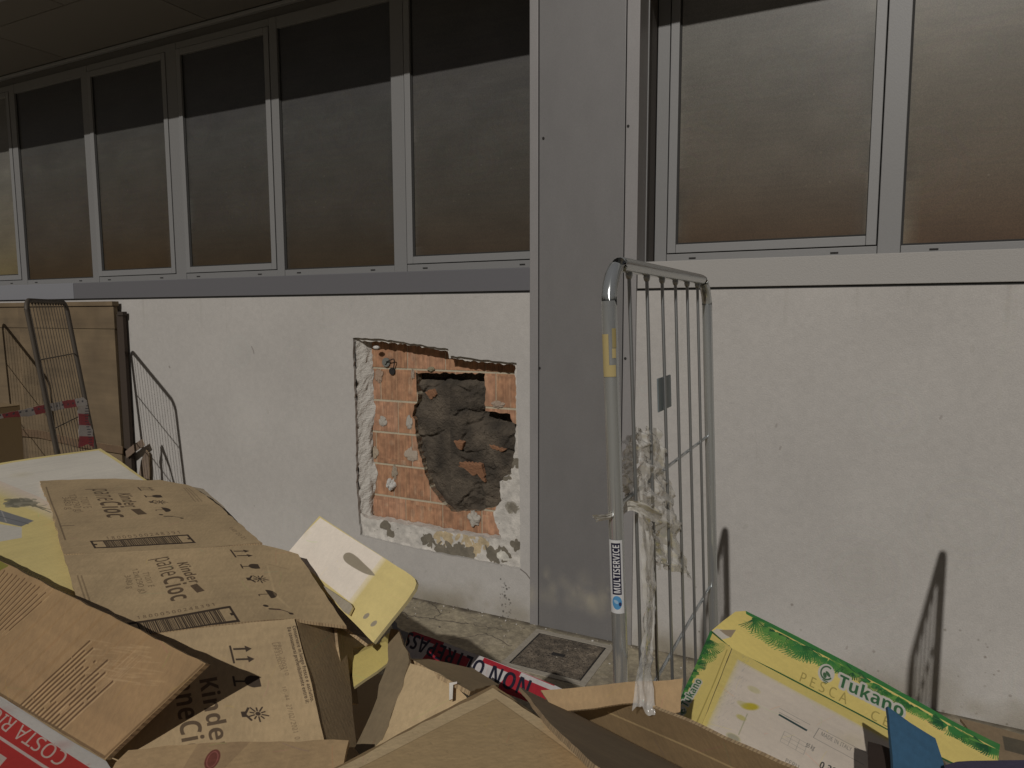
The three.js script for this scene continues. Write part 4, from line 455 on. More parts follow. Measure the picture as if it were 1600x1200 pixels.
// second white and yellow carton, standing behind the kraft one
{
  const t = thing('fruit_carton', 'white and yellow carton flap with rounded corner and teardrop mark, below the wall hole', 'carton');
  sheet('end_panel', [[-0.9586, 1.1773, 2.0686], [-0.8068, 1.1673, 2.1352], [-0.6438, 1.1572, 2.206], [-0.6305, 1.1554, 2.2128], [-0.6229, 1.1517, 2.2194], [-0.621, 1.1452, 2.2267], [-0.6267, 1.1302, 2.2399], [-0.643, 1.1026, 2.2622], [-0.6591, 1.0739, 2.2856], [-0.7167, 1.0803, 2.2576], [-0.8452, 1.0936, 2.1963], [-0.9984, 1.1095, 2.1232]], { base: YEL, t: 0.006, warp: 0.004, jag: 0.0003, bump: 0.0002, streak: 0.02, px: 1500, edge: whiteEdge, back: yellowBack, draw: (x, T, px) => {
    const w = [[-0.9533, 1.1752, 2.0727], [-0.7276, 1.1622, 2.1698], [-0.7429, 1.132, 2.1951], [-0.7594, 1.0987, 2.2229], [-1.003, 1.1125, 2.1185], [-0.9976, 1.1195, 2.1133]], d = [[0.0144, -0.0012, 0.0066]][0]; polyg(x, T, w, css([0.86, 0.77, 0.65])); for (let k = 1; k < 10; k++) polyg(x, T, w.map((q, i) => i >= 1 && i <= 3 ? [q[0] + d[0] * k / 9, q[1] + d[1] * k / 9, q[2] + d[2] * k / 9] : q), css([0.86, 0.77, 0.65], 0.15));
    const tear = css([0.33, 0.28, 0.2]); x.beginPath(); const q = [[-0.7235, 1.1387, 2.1953], [-0.7404, 1.135, 2.1929], [-0.7887, 1.1355, 2.1745], [-0.8178, 1.1371, 2.162], [-0.8315, 1.1414, 2.1525], [-0.8299, 1.1472, 2.1472], [-0.817, 1.1507, 2.1484], [-0.7926, 1.1495, 2.1587], [-0.7611, 1.1449, 2.1751], [-0.7363, 1.1418, 2.1875]].map(T); x.moveTo(...q[0]); for (let i = 1; i < q.length; i++) { const n = q[(i + 1) % q.length]; x.quadraticCurveTo(q[i][0], q[i][1], (q[i][0] + n[0]) / 2, (q[i][1] + n[1]) / 2); } x.closePath(); x.fillStyle = tear; x.fill();
    for (const c of [[-0.7008, 1.0941, 2.2494], [-0.6761, 1.0913, 2.2615]]) { const a = T(c); x.beginPath(); x.ellipse(a[0], a[1], 10, 7, -0.8, 0, 7); x.fill(); }
  } }, t);
  sheet('tab', [[-0.8453, 1.1028, 2.1958], [-0.83, 1.1029, 2.2014], [-0.7436, 1.101, 2.2354], [-0.7347, 1.0984, 2.2413], [-0.7352, 1.089, 2.2508], [-0.753, 1.0893, 2.2439]], { t: 0.004, base: [0.42, 0.36, 0.27], edge: whiteEdge, jag: 0.0002 }, t);
  sheet('flap', [[-0.7538, 1.0002, 2.2288], [-0.7284, 1.0124, 2.1954], [-0.7143, 1.0175, 2.1818], [-0.6848, 1.0134, 2.1964], [-0.6815, 1.0053, 2.2207], [-0.7063, 0.9852, 2.2772]], { t: 0.005, base: [0.58, 0.47, 0.16], edge: whiteEdge, streak: 0.03, bump: 0.0002 }, t);
  sheet('flap', [[-0.8291, 0.9694, 2.1431], [-0.7588, 0.9996, 2.1659], [-0.7261, 1.0134, 2.1861], [-0.7295, 1.0115, 2.194], [-0.7558, 0.9986, 2.2265]], { t: 0.005, base: [0.58, 0.47, 0.16], edge: whiteEdge, streak: 0.03, bump: 0.0002 }, t);
  sheet('flap', [[-0.7246, 1.0138, 2.1916], [-0.7385, 1.0113, 2.1442], [-0.7373, 1.0069, 2.125], [-0.725, 1.0028, 2.1344], [-0.702, 0.9993, 2.1735]], { t: 0.005, base: [0.58, 0.47, 0.16], edge: whiteEdge, streak: 0.03, bump: 0.0002 }, t);
}
// brown fruit box, front left
{
  const t = thing('banana_box', 'worn brown fruit box with torn corrugation and red strip reading COSTA RICA, bottom left', 'box');
  sheet('side_panel', [[-1.7393, 1.1699, 2.4147], [-1.3503, 1.1459, 2.4487], [-1.0225, 1.1272, 2.4763], [-0.771, 1.1129, 2.4976], [-0.8235, 1.0532, 2.5357], [-0.8758, 0.9914, 2.5752], [-1.1594, 0.999, 2.5572], [-1.4746, 1.0066, 2.5376]], { base: BROWN, t: 0.008, warp: 0.003, jag: 0.0012, px: 1500, ang: -0.0, streak: 0.05, draw: (x, T, px) => {
    const L = (a, b, c, w) => line(x, T, [a, b], c, w), mix = (p, q, t) => p.map((v, i) => v + (q[i] - v) * t), r = rng(23);
    const c0 = [-1.1027, 0.9981, 2.5604], c1 = [-0.992, 0.9942, 2.568], dir = [[0.0853, 0.0957, -0.0611]][0];
    const blotch = (A, B, C, n, color) => unit(x, T, A, B, C, (c) => { for (let i = 0; i < n; i++) { c.fillStyle = color; c.beginPath(); c.ellipse(r(), r(), 0.02 + r() * 0.2, 0.006 + r() * 0.02, (r() - 0.5) * 0.3, 0, 7); c.fill(); } });
    for (let k = 0; k < 11; k++) { const q = c0.map((v, i) => v + dir[i] * 1.5 + (c1[i] - c0[i]) * (k / 10 * 3.4 - 2.6)); L(q, q.map((v, i) => v - dir[i] * 2.8), css([0.26, 0.155, 0.065], 0.35), 4 + r() * 8); }
    blotch([-0.9902, 0.9898, 2.5711], [-0.9028, 1.0853, 2.5103], [-1.0306, 0.9962, 2.5649], 90, css([0.42, 0.28, 0.15], 0.35)); blotch([-1.0066, 1.0955, 2.4986], [-0.8698, 1.1132, 2.4929], [-0.9811, 1.0554, 2.527], 60, css([0.42, 0.29, 0.155], 0.3)); blotch([-1.2315, 1.0545, 2.5162], [-1.1509, 1.1318, 2.4674], [-1.2538, 1.0717, 2.5035], 60, css([0.42, 0.28, 0.15], 0.3));
    for (let k = 0; k < 13; k++) { const s = mix(c0, c1, k / 12), Lk = 0.72 + 0.3 * r() - 0.018 * k; let u = 0; while (u < Lk) { const e = Math.min(Lk, u + 0.12 + r() * 0.9); L(s.map((v, i) => v + dir[i] * u), s.map((v, i) => v + dir[i] * e), css([0.085, 0.042, 0.016], 0.85), 4.6); L(s.map((v, i) => v + dir[i] * u + (c1[i] - c0[i]) * 0.04), s.map((v, i) => v + dir[i] * e + (c1[i] - c0[i]) * 0.04), css([0.5, 0.35, 0.18], 0.6), 3); u = e + (k < 5 ? 0.01 : 0.02 + r() * 0.18); } }
    const d0 = [-1.3797, 1.0407, 2.5188], d1 = [-1.2348, 1.0539, 2.5164], e0 = [-1.344, 1.1411, 2.4523], e1 = [-1.1612, 1.131, 2.4674]; for (let k = 0; k < 15; k++) { const a = mix(d0, d1, k / 14), b = mix(e0, e1, k / 14); L(mix(a, b, r() * 0.2), mix(a, b, 0.99 - r() * 0.12 * (k > 11 ? 2 : 0.4)), css([0.085, 0.042, 0.016], 0.8), 4.4); L(mix(a, b, 0.1).map((v, i) => v + (d1[i] - d0[i]) * 0.02), mix(a, b, 0.9).map((v, i) => v + (d1[i] - d0[i]) * 0.02), css([0.46, 0.32, 0.16], 0.5), 3); }
    polyg(x, T, [[-1.5017, 1.1546, 2.4359], [-1.3503, 1.1459, 2.4487], [-1.3165, 1.1433, 2.4521], [-1.3337, 1.1332, 2.4581], [-1.4703, 1.1326, 2.4523]], css([0.16, 0.15, 0.02], 0.9));
    line(x, T, [[-0.7756, 1.112, 2.498], [-0.8798, 0.9924, 2.5744]], css([0.14, 0.085, 0.035], 0.8), 5); line(x, T, [[-1.3721, 1.002, 2.5454], [-1.161, 1.0002, 2.5563], [-0.8786, 0.9927, 2.5742]], css([0.11, 0.065, 0.028], 0.8), 6);
  } }, t);
  sheet('printed_panel', [[-1.4649, 1.0081, 2.5416], [-1.1562, 0.9991, 2.5588], [-0.8736, 0.9912, 2.5767], [-0.8456, 0.9915, 2.5865], [-0.7213, 1.0004, 2.6875], [-0.8721, 1.0195, 2.7888]], { base: [0.50, 0.035, 0.032], t: 0.006, warp: 0.002, jag: 0.0004, px: 2000, streak: 0.02, bump: 0.0002, edge: whiteEdge, draw: (x, T, px) => {
    polyg(x, T, [[-1.4649, 1.0081, 2.5416], [-1.1573, 0.9991, 2.5582], [-0.873, 0.9911, 2.5763], [-0.8366, 0.9915, 2.589], [-0.8761, 0.994, 2.5973], [-1.1204, 1.0002, 2.5771], [-1.4178, 1.009, 2.5612]], css([0.62, 0.6, 0.56])); line(x, T, [[-1.3024, 1.0112, 2.6094], [-1.036, 1.0029, 2.6203], [-0.9062, 0.9992, 2.6277], [-0.8173, 0.9968, 2.6342]], css([0.62, 0.5, 0.46]), 9);
    text(x, T, 'COSTA RICA', [-0.9249, 0.9952, 2.5924], [-1.1487, 1.0014, 2.5781], [-0.9052, 0.9979, 2.618], css([0.62, 0.5, 0.44]), '100px sans-serif', 73); text(x, T, 'BANANAS', [-0.9726, 1.0035, 2.6422], [-1.2404, 1.0113, 2.6275], [-0.9351, 1.008, 2.686], css([0.62, 0.5, 0.44]), 'bold 100px sans-serif', 73);
  } }, t);
}
// taped flap in front of the printed carton
{
  const t = thing('carton_flap', 'kraft carton flap with clear tape and small red oval, along the bottom edge', 'carton');
  sheet('flap', [[-0.8167, 0.9963, 2.6203], [-0.8384, 1.0071, 2.5869], [-0.8395, 1.0124, 2.5682], [-0.7976, 1.0162, 2.5431], [-0.7449, 1.0196, 2.5166], [-0.6584, 1.0236, 2.4788], [-0.5775, 1.0276, 2.4423], [-0.5712, 1.0237, 2.4549], [-0.5428, 1.0084, 2.5022], [-0.6481, 0.982, 2.626]], { base: [0.40, 0.275, 0.145], t: 0.007, warp: 0.003, jag: 0.0016, px: 1700, draw: (x, T) => { polyg(x, T, [[-0.76, 1.0187, 2.5241], [-0.6963, 1.022, 2.4949], [-0.697, 1.0106, 2.5361], [-0.6667, 0.9877, 2.6107], [-0.7154, 0.9854, 2.6319], [-0.7508, 1.0109, 2.5494]], css([0.26, 0.17, 0.09], 0.45)); const a = T([-0.7221, 1.013, 2.5342]); x.fillStyle = css([0.16, 0.045, 0.03]); x.beginPath(); x.ellipse(a[0], a[1], 26, 16, -0.1, 0, 7); x.fill(); x.strokeStyle = css([0.3, 0.1, 0.08]); x.lineWidth = 2; x.beginPath(); x.ellipse(a[0], a[1], 20, 11, -0.1, 0, 7); x.stroke(); } }, t);
}
// big foreground flap
{
  const t = thing('kraft_box', 'plain kraft box corner with paler rim in the foreground, bottom centre', 'box');
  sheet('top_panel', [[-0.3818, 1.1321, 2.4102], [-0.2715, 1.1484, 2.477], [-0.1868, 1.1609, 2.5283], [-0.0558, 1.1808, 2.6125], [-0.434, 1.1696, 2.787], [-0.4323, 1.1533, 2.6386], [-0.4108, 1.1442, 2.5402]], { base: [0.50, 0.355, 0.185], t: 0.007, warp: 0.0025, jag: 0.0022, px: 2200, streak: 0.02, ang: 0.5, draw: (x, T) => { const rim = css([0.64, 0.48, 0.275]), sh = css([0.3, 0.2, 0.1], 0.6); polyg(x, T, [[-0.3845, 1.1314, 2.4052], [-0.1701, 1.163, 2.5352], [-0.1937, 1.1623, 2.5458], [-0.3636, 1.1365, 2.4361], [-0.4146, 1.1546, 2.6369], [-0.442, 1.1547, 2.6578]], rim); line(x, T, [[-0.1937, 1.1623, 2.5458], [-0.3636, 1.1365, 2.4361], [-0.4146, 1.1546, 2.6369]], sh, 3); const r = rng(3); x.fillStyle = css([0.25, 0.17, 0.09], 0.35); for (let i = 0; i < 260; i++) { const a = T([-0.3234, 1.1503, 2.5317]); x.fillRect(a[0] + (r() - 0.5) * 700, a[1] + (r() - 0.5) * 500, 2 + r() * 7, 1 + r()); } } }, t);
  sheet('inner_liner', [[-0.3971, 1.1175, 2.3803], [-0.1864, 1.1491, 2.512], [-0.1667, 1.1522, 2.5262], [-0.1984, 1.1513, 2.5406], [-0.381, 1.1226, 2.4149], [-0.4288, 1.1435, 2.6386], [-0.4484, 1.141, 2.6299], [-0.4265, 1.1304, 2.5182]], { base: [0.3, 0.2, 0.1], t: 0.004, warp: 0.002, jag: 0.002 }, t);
}
// box with torn flap between the yellow flap and the foreground box
{
  const t = thing('torn_carton', 'torn kraft carton with a raised folded edge, right of the yellow flap', 'carton');
  sheet('panel', [[-0.5942, 1.0533, 2.2801], [-0.5591, 1.0511, 2.2793], [-0.526, 1.0466, 2.2822], [-0.4881, 1.0352, 2.2951], [-0.4603, 1.0215, 2.3128], [-0.5913, 0.969, 2.4083], [-0.577, 0.9903, 2.3741], [-0.586, 1.0223, 2.3263]], { t: 0.005, warp: 0.003, jag: 0.001, base: [0.5, 0.37, 0.21] }, t);
  sheet('raised_edge', [[-0.6701, 1.0696, 2.2267], [-0.6524, 1.0725, 2.2301], [-0.5969, 1.0546, 2.2778], [-0.5858, 1.0225, 2.3266], [-0.5762, 0.9902, 2.3751], [-0.5949, 0.9696, 2.3957], [-0.6194, 0.9711, 2.3834], [-0.6226, 1.002, 2.3395], [-0.6361, 1.0339, 2.29], [-0.652, 1.052, 2.2585]], { t: 0.006, warp: 0.006, jag: 0.003, base: [0.19, 0.145, 0.085] }, t);
  sheet('flap', [[-0.6081, 1.0451, 2.2605], [-0.6229, 1.0096, 2.1914], [-0.6193, 0.9783, 2.1344], [-0.6155, 0.9339, 2.0535], [-0.5195, 0.9649, 2.1347], [-0.4754, 1.0507, 2.304], [-0.5223, 1.0484, 2.2881]], { t: 0.006, warp: 0.004, jag: 0.002, base: [0.42, 0.3, 0.16] }, t);
  sheet('plastic_tab', [[-0.5143, 1.0501, 2.2974], [-0.5041, 1.0523, 2.2929], [-0.5028, 1.0508, 2.2951], [-0.5075, 1.0492, 2.298], [-0.499, 1.0382, 2.3137], [-0.5027, 1.0368, 2.3164]], { t: 0.002, base: [0.66, 0.62, 0.55], jag: 0.0002, warp: 0 }, t);
}
// open box right of the foreground box
{
  const t = thing('open_box', 'open kraft box with dark inside and upright back flap under the wire cage post', 'box');
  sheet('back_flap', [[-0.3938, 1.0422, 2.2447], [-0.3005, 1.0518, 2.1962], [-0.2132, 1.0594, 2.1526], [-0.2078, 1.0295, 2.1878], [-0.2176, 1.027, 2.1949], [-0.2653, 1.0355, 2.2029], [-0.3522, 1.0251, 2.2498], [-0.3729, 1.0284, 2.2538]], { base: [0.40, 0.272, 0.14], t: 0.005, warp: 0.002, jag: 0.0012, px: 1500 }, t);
  sheet('side_flap', [[-0.419, 0.9274, 2.1003], [-0.3334, 0.988, 2.1558], [-0.2662, 1.0375, 2.1999], [-0.1544, 1.0535, 2.2552], [-0.0528, 1.0657, 2.3049], [0.0065, 1.0652, 2.3318], [-0.2092, 0.8628, 2.1783], [-0.3618, 0.8387, 2.1022]], { base: [0.23, 0.16, 0.083], t: 0.005, warp: 0.003, jag: 0.0012, draw: (x, T) => line(x, T, [[-0.3217, 0.9842, 2.1601], [-0.1926, 1.0058, 2.2249], [-0.0817, 1.0218, 2.2798]], css([0.4, 0.29, 0.15]), 4) }, t);  // base colour darkened to stand for the shadow inside the box
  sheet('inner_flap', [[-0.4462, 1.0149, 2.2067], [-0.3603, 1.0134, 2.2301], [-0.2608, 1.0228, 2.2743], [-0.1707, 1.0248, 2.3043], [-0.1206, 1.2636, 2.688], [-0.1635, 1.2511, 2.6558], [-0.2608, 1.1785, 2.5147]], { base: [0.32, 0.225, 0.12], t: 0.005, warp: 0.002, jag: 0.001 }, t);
}
// printed tropical fruit carton in the cage
{
  const t = thing('tropical_carton', 'yellow and green palm print carton opened flat, leaning inside the roll cage at the right', 'carton');
  const greens = [[0.02, 0.13, 0.03], [0.035, 0.19, 0.045], [0.07, 0.24, 0.04], [0.012, 0.085, 0.03], [0.12, 0.30, 0.06]];
  const fronds = (x, T, path, out, seed, n, len) => { const r = rng(seed), lerp = (a, b, u) => a.map((v, i) => v + (b[i] - v) * u); for (let k = 0; k < n; k++) { const u = r() * (path.length - 1), i = Math.floor(u), q = T(lerp(path[i], path[i + 1], u - i)), o = T(lerp(out[i], out[i + 1], u - i)), dx = o[0] - q[0], dy = o[1] - q[1], base = Math.atan2(dy, dx), L = Math.hypot(dx, dy) * (0.5 + r() * 0.75) * len, tilt = (r() - 0.5) * 2.2; x.strokeStyle = css(greens[Math.floor(r() * 5)]); for (let m = -5; m <= 5; m++) { const a = base + tilt + m * 0.13; x.lineWidth = 1.2 + r() * 2.4; x.beginPath(); x.moveTo(q[0] + dx * 0.1, q[1] + dy * 0.1); x.quadraticCurveTo(q[0] + Math.cos(a) * L * 0.6, q[1] + Math.sin(a) * L * 0.6, q[0] + Math.cos(a + 0.25) * L, q[1] + Math.sin(a + 0.25) * L); x.stroke(); } } };
  const logo = (x, T, O, U, W) => unit(x, T, O, U, W, (c) => { c.fillStyle = css([0.56, 0.53, 0.46]); c.beginPath(); c.arc(0, 0, 1.12, 0, 7); c.fill(); c.strokeStyle = c.fillStyle = css([0.06, 0.13, 0.06]); c.lineWidth = 0.2; c.beginPath(); c.arc(0.05, -0.05, 0.78, 0.4, 5.2); c.stroke(); c.beginPath(); c.ellipse(0.25, 0.0, 0.42, 0.2, 0.5, 0, 7); c.fill(); c.beginPath(); c.ellipse(-0.1, 0.3, 0.34, 0.24, 0.9, 0, 7); c.fill(); c.fillRect(-0.2, 0.86, 0.8, 0.12); c.fillRect(0.0, 1.06, 0.5, 0.1); });
  const brand = (x, T, A, B, C) => { for (const [w, c] of [[26, css([0.56, 0.53, 0.46])], [0, css([0.035, 0.13, 0.05])]]) { const a = T(A), b = T(B), cc = T(C); x.save(); x.font = 'bold 100px sans-serif'; const tw = x.measureText('Tukano').width; x.setTransform((b[0] - a[0]) / tw, (b[1] - a[1]) / tw, (a[0] - cc[0]) / 73, (a[1] - cc[1]) / 73, a[0], a[1]); x.lineJoin = 'round'; if (w) { x.strokeStyle = c; x.lineWidth = w; x.strokeText('Tukano', 0, 0); } x.fillStyle = c; x.fillText('Tukano', 0, 0); x.restore(); } };
  sheet('base_panel', [[-0.2073, 0.9275, 1.7568], [-0.0376, 0.8987, 1.8071], [0.1112, 0.8732, 1.8536], [0.1517, 0.8572, 1.9605], [-0.0861, 0.8678, 2.2022], [-0.2261, 0.8926, 2.1499], [-0.2142, 0.9035, 2.0189]], { base: [0.70, 0.565, 0.18], t: 0.004, warp: 0.003, jag: 0.0004, px: 1800, streak: 0.02, bump: 0.0002, edge: whiteEdge, back: yellowBack, draw: (x, T) => {
    const w = [[-0.1932, 0.9228, 1.7847], [-0.0259, 0.8943, 1.8358], [0.0241, 0.8856, 1.8522], [0.158, 0.8626, 1.8945], [0.1432, 0.8498, 2.0508], [-0.0935, 0.8684, 2.2067], [-0.2188, 0.8924, 2.1412], [-0.209, 0.9027, 2.019]], c = w.reduce((s, q) => s.map((v, i) => v + q[i] / w.length), [0, 0, 0]); for (let k = 0; k < 12; k++) polyg(x, T, w.map((q) => q.map((v, i) => v + (c[i] - v) * k * 0.009)), css([0.68, 0.61, 0.51], 0.3)); 
    const blob = (p, a, b, rot, col) => { const q = T(p), g = x.createRadialGradient(0, 0, 0, 0, 0, a); x.save(); x.translate(...q); x.rotate(rot); x.scale(1, b / a); g.addColorStop(0, col); g.addColorStop(0.6, col); g.addColorStop(1, css([0.5, 0.45, 0.1], 0)); x.fillStyle = g; x.beginPath(); x.arc(0, 0, a, 0, 7); x.fill(); x.restore(); };
    blob([-0.1515, 0.905, 1.9098], 34, 20, -0.9, css([0.50, 0.40, 0.02], 0.9)); blob([-0.1605, 0.9028, 1.9466], 18, 14, 0, css([0.5, 0.44, 0.12], 0.7)); blob([-0.1522, 0.9098, 1.8602], 24, 18, 0, css([0.5, 0.46, 0.2], 0.5)); blob([-0.1638, 0.898, 2.0015], 24, 18, 0, css([0.32, 0.31, 0.21], 0.7)); blob([-0.1641, 0.9067, 1.9106], 20, 16, 0, css([0.5, 0.45, 0.16], 0.5)); line(x, T, [[-0.1526, 0.9032, 1.9307], [-0.1575, 0.8981, 1.9909]], css([0.36, 0.35, 0.2], 0.7), 3);
    const ink = css([0.16, 0.15, 0.13], 0.8); line(x, T, [[-0.1056, 0.8992, 1.9021], [-0.06, 0.8914, 1.9166]], css([0.03, 0.06, 0.06]), 9); line(x, T, [[-0.1065, 0.901, 1.8843], [-0.0564, 0.8926, 1.8988]], ink, 1.6); line(x, T, [[-0.1063, 0.9, 1.8953], [-0.0718, 0.8941, 1.9052]], ink, 1.6); for (let k = 0; k < 4; k++) line(x, T, [[-0.0926, 0.8938, 1.9392], [-0.0566, 0.8878, 1.9493]].map((q, i) => q.map((v, j) => v + ([[-0.0038, -0.0022, 0.029]][0][j]) * k / 3)), css([0.3, 0.28, 0.24], 0.6), 1.5); for (let k = 0; k < 4; k++) line(x, T, [[-0.0926, 0.8938, 1.9392], [-0.0964, 0.8916, 1.9682]].map((q) => q.map((v, j) => v + ([[0.0359, -0.0061, 0.0101]][0][j]) * k / 3)), css([0.3, 0.28, 0.24], 0.6), 1.5);
    line(x, T, [[-0.0494, 0.8888, 1.9283], [-0.0426, 0.8906, 1.8986], [0.0302, 0.8785, 1.9179]], ink, 1.6); line(x, T, [[-0.0494, 0.8888, 1.9283], [0.025, 0.8763, 1.9488]], ink, 1.6); text(x, T, 'MADE IN ITALY', [-0.0396, 0.8886, 1.9154], [0.0064, 0.8809, 1.9283], [-0.0383, 0.8895, 1.9044], ink, thinFont); text(x, T, '0,300', [-0.0377, 0.8808, 1.9944], [-0.0078, 0.8762, 1.9988], [-0.035, 0.882, 1.9777], css([0.04, 0.04, 0.04]), 'bold 100px sans-serif'); text(x, T, '55 kg', [-0.0598, 0.8874, 1.9577], [-0.0464, 0.8854, 1.9587], [-0.0577, 0.8882, 1.9467], ink, 'bold 100px sans-serif'); text(x, T, 'PERU', [-0.0852, 0.8859, 2.011], [-0.0644, 0.8826, 2.0157], [-0.0843, 0.8867, 2.0014], ink, thinFont);
    const r = rng(12); x.fillStyle = css([0.36, 0.33, 0.29], 0.3); for (let i = 0; i < 90; i++) { const a = T([-0.2009, 0.9114, 1.9156]), b = T([-0.1919, 0.9206, 1.8064]); const u = r() * 2 - 0.5, v = r() * 60; x.fillRect(a[0] + (b[0] - a[0]) * u + v, a[1] + (b[1] - a[1]) * u + v * 0.5, 1.5, 8 + r() * 12); }
  } }, t);
  sheet('end_flap', [[-0.2084, 0.9275, 1.7574], [-0.2148, 0.9031, 2.0206], [-0.2629, 0.9056, 1.9946], [-0.2623, 0.9122, 1.9244], [-0.2596, 0.9201, 1.839], [-0.2586, 0.9323, 1.7076], [-0.2312, 0.9299, 1.7324]], { base: [0.72, 0.58, 0.18], t: 0.004, warp: 0.003, jag: 0.0005, px: 2000, streak: 0.02, bump: 0.0002, edge: whiteEdge, back: yellowBack, draw: (x, T) => { polyg(x, T, [[-0.2595, 0.9328, 1.7027], [-0.2531, 0.9315, 1.7158], [-0.2533, 0.9199, 1.8408], [-0.2557, 0.9113, 1.9334], [-0.2577, 0.9057, 1.9941], [-0.2649, 0.9056, 1.9954]], css(greens[1])); fronds(x, T, [[-0.2594, 0.9303, 1.7288], [-0.2599, 0.9218, 1.8211], [-0.2624, 0.914, 1.9043], [-0.2618, 0.9069, 1.9814]], [[-0.229, 0.9264, 1.7708], [-0.2351, 0.9202, 1.8376], [-0.2516, 0.9152, 1.8915], [-0.2532, 0.9068, 1.9814]], 3, 34, 0.8);
    line(x, T, [[-0.2155, 0.9268, 1.7651], [-0.2175, 0.9166, 1.875], [-0.2232, 0.904, 2.0107]], css([0.4, 0.32, 0.08], 0.9), 4); brand(x, T, [-0.2463, 0.9079, 1.9692], [-0.2384, 0.9159, 1.8838], [-0.2591, 0.9085, 1.9636]); logo(x, T, [-0.2528, 0.9067, 1.983], [-0.2511, 0.9079, 1.9695], [-0.2458, 0.9064, 1.9854]); } }, t);
  sheet('side_flap', [[-0.2076, 0.9283, 1.7557], [-0.2301, 0.9345, 1.7393], [-0.2534, 0.941, 1.7224], [-0.2377, 0.9489, 1.6847], [-0.22, 0.9566, 1.6471], [-0.2011, 0.9575, 1.6364], [-0.1042, 0.9402, 1.6684], [0.0005, 0.9204, 1.7076], [0.0939, 0.9023, 1.744], [0.1684, 0.8874, 1.7752], [0.223, 0.8779, 1.7926], [0.2154, 0.8686, 1.8324], [0.1607, 0.8656, 1.8654], [0.1112, 0.8736, 1.8524], [-0.0377, 0.8994, 1.8062]], { base: [0.72, 0.58, 0.18], t: 0.004, warp: 0.003, jag: 0.0004, px: 2000, streak: 0.02, bump: 0.0002, edge: std([0.04, 0.13, 0.045], 0.8), back: yellowBack, draw: (x, T) => {
    polyg(x, T, [[-0.2014, 0.958, 1.6344], [0.0004, 0.9208, 1.7058], [0.1686, 0.8878, 1.7737], [0.2255, 0.8776, 1.7927], [0.2212, 0.8745, 1.8066], [0.1406, 0.8901, 1.7752], [0.0638, 0.9053, 1.7437], [0.0009, 0.9169, 1.7212], [-0.0437, 0.9253, 1.7047], [-0.1983, 0.9548, 1.6458]], css(greens[1])); fronds(x, T, [[-0.1906, 0.9539, 1.6466], [-0.1028, 0.9363, 1.6833], [0.0009, 0.9174, 1.7195], [0.0934, 0.8989, 1.7582], [0.1673, 0.8842, 1.7884], [0.2121, 0.8763, 1.8029]], [[-0.1631, 0.9382, 1.6991], [-0.1042, 0.9224, 1.7395], [-0.0067, 0.9105, 1.75], [0.0809, 0.8933, 1.7851], [0.1558, 0.8778, 1.8184], [0.2034, 0.8697, 1.8329]], 8, 100, 0.75);
    brand(x, T, [-0.0206, 0.9065, 1.7712], [0.0843, 0.889, 1.8012], [-0.0167, 0.9141, 1.7395]); logo(x, T, [-0.04, 0.914, 1.7485], [-0.0279, 0.9119, 1.7523], [-0.0431, 0.909, 1.77]);
    const hand = '100px serif'; text(x, T, 'P E S C A', [-0.0849, 0.9082, 1.7892], [-0.0045, 0.895, 1.811], [-0.0818, 0.9145, 1.7625], css([0.30, 0.24, 0.06], 0.75), thinFont); text(x, T, 'C E', [0.0317, 0.8879, 1.8255], [0.0607, 0.8831, 1.8336], [0.0365, 0.8932, 1.8026], css([0.30, 0.24, 0.06], 0.75), thinFont);
    polyg(x, T, [[-0.2546, 0.9395, 1.7289], [-0.2452, 0.9426, 1.7126], [-0.2255, 0.9415, 1.7097], [-0.2173, 0.9362, 1.7277], [-0.2301, 0.9345, 1.7393]], css([0.55, 0.5, 0.43])); polyg(x, T, [[-0.2398, 0.9417, 1.7142], [-0.2096, 0.9423, 1.7005], [-0.2151, 0.9362, 1.7267], [-0.2255, 0.938, 1.7236]], css([0.30, 0.235, 0.16])); polyg(x, T, [[-0.2355, 0.9325, 1.7495], [-0.2136, 0.9305, 1.749], [-0.2117, 0.9277, 1.7594], [-0.2187, 0.9281, 1.7608]], css([0.16, 0.12, 0.09]));
  } }, t);
}
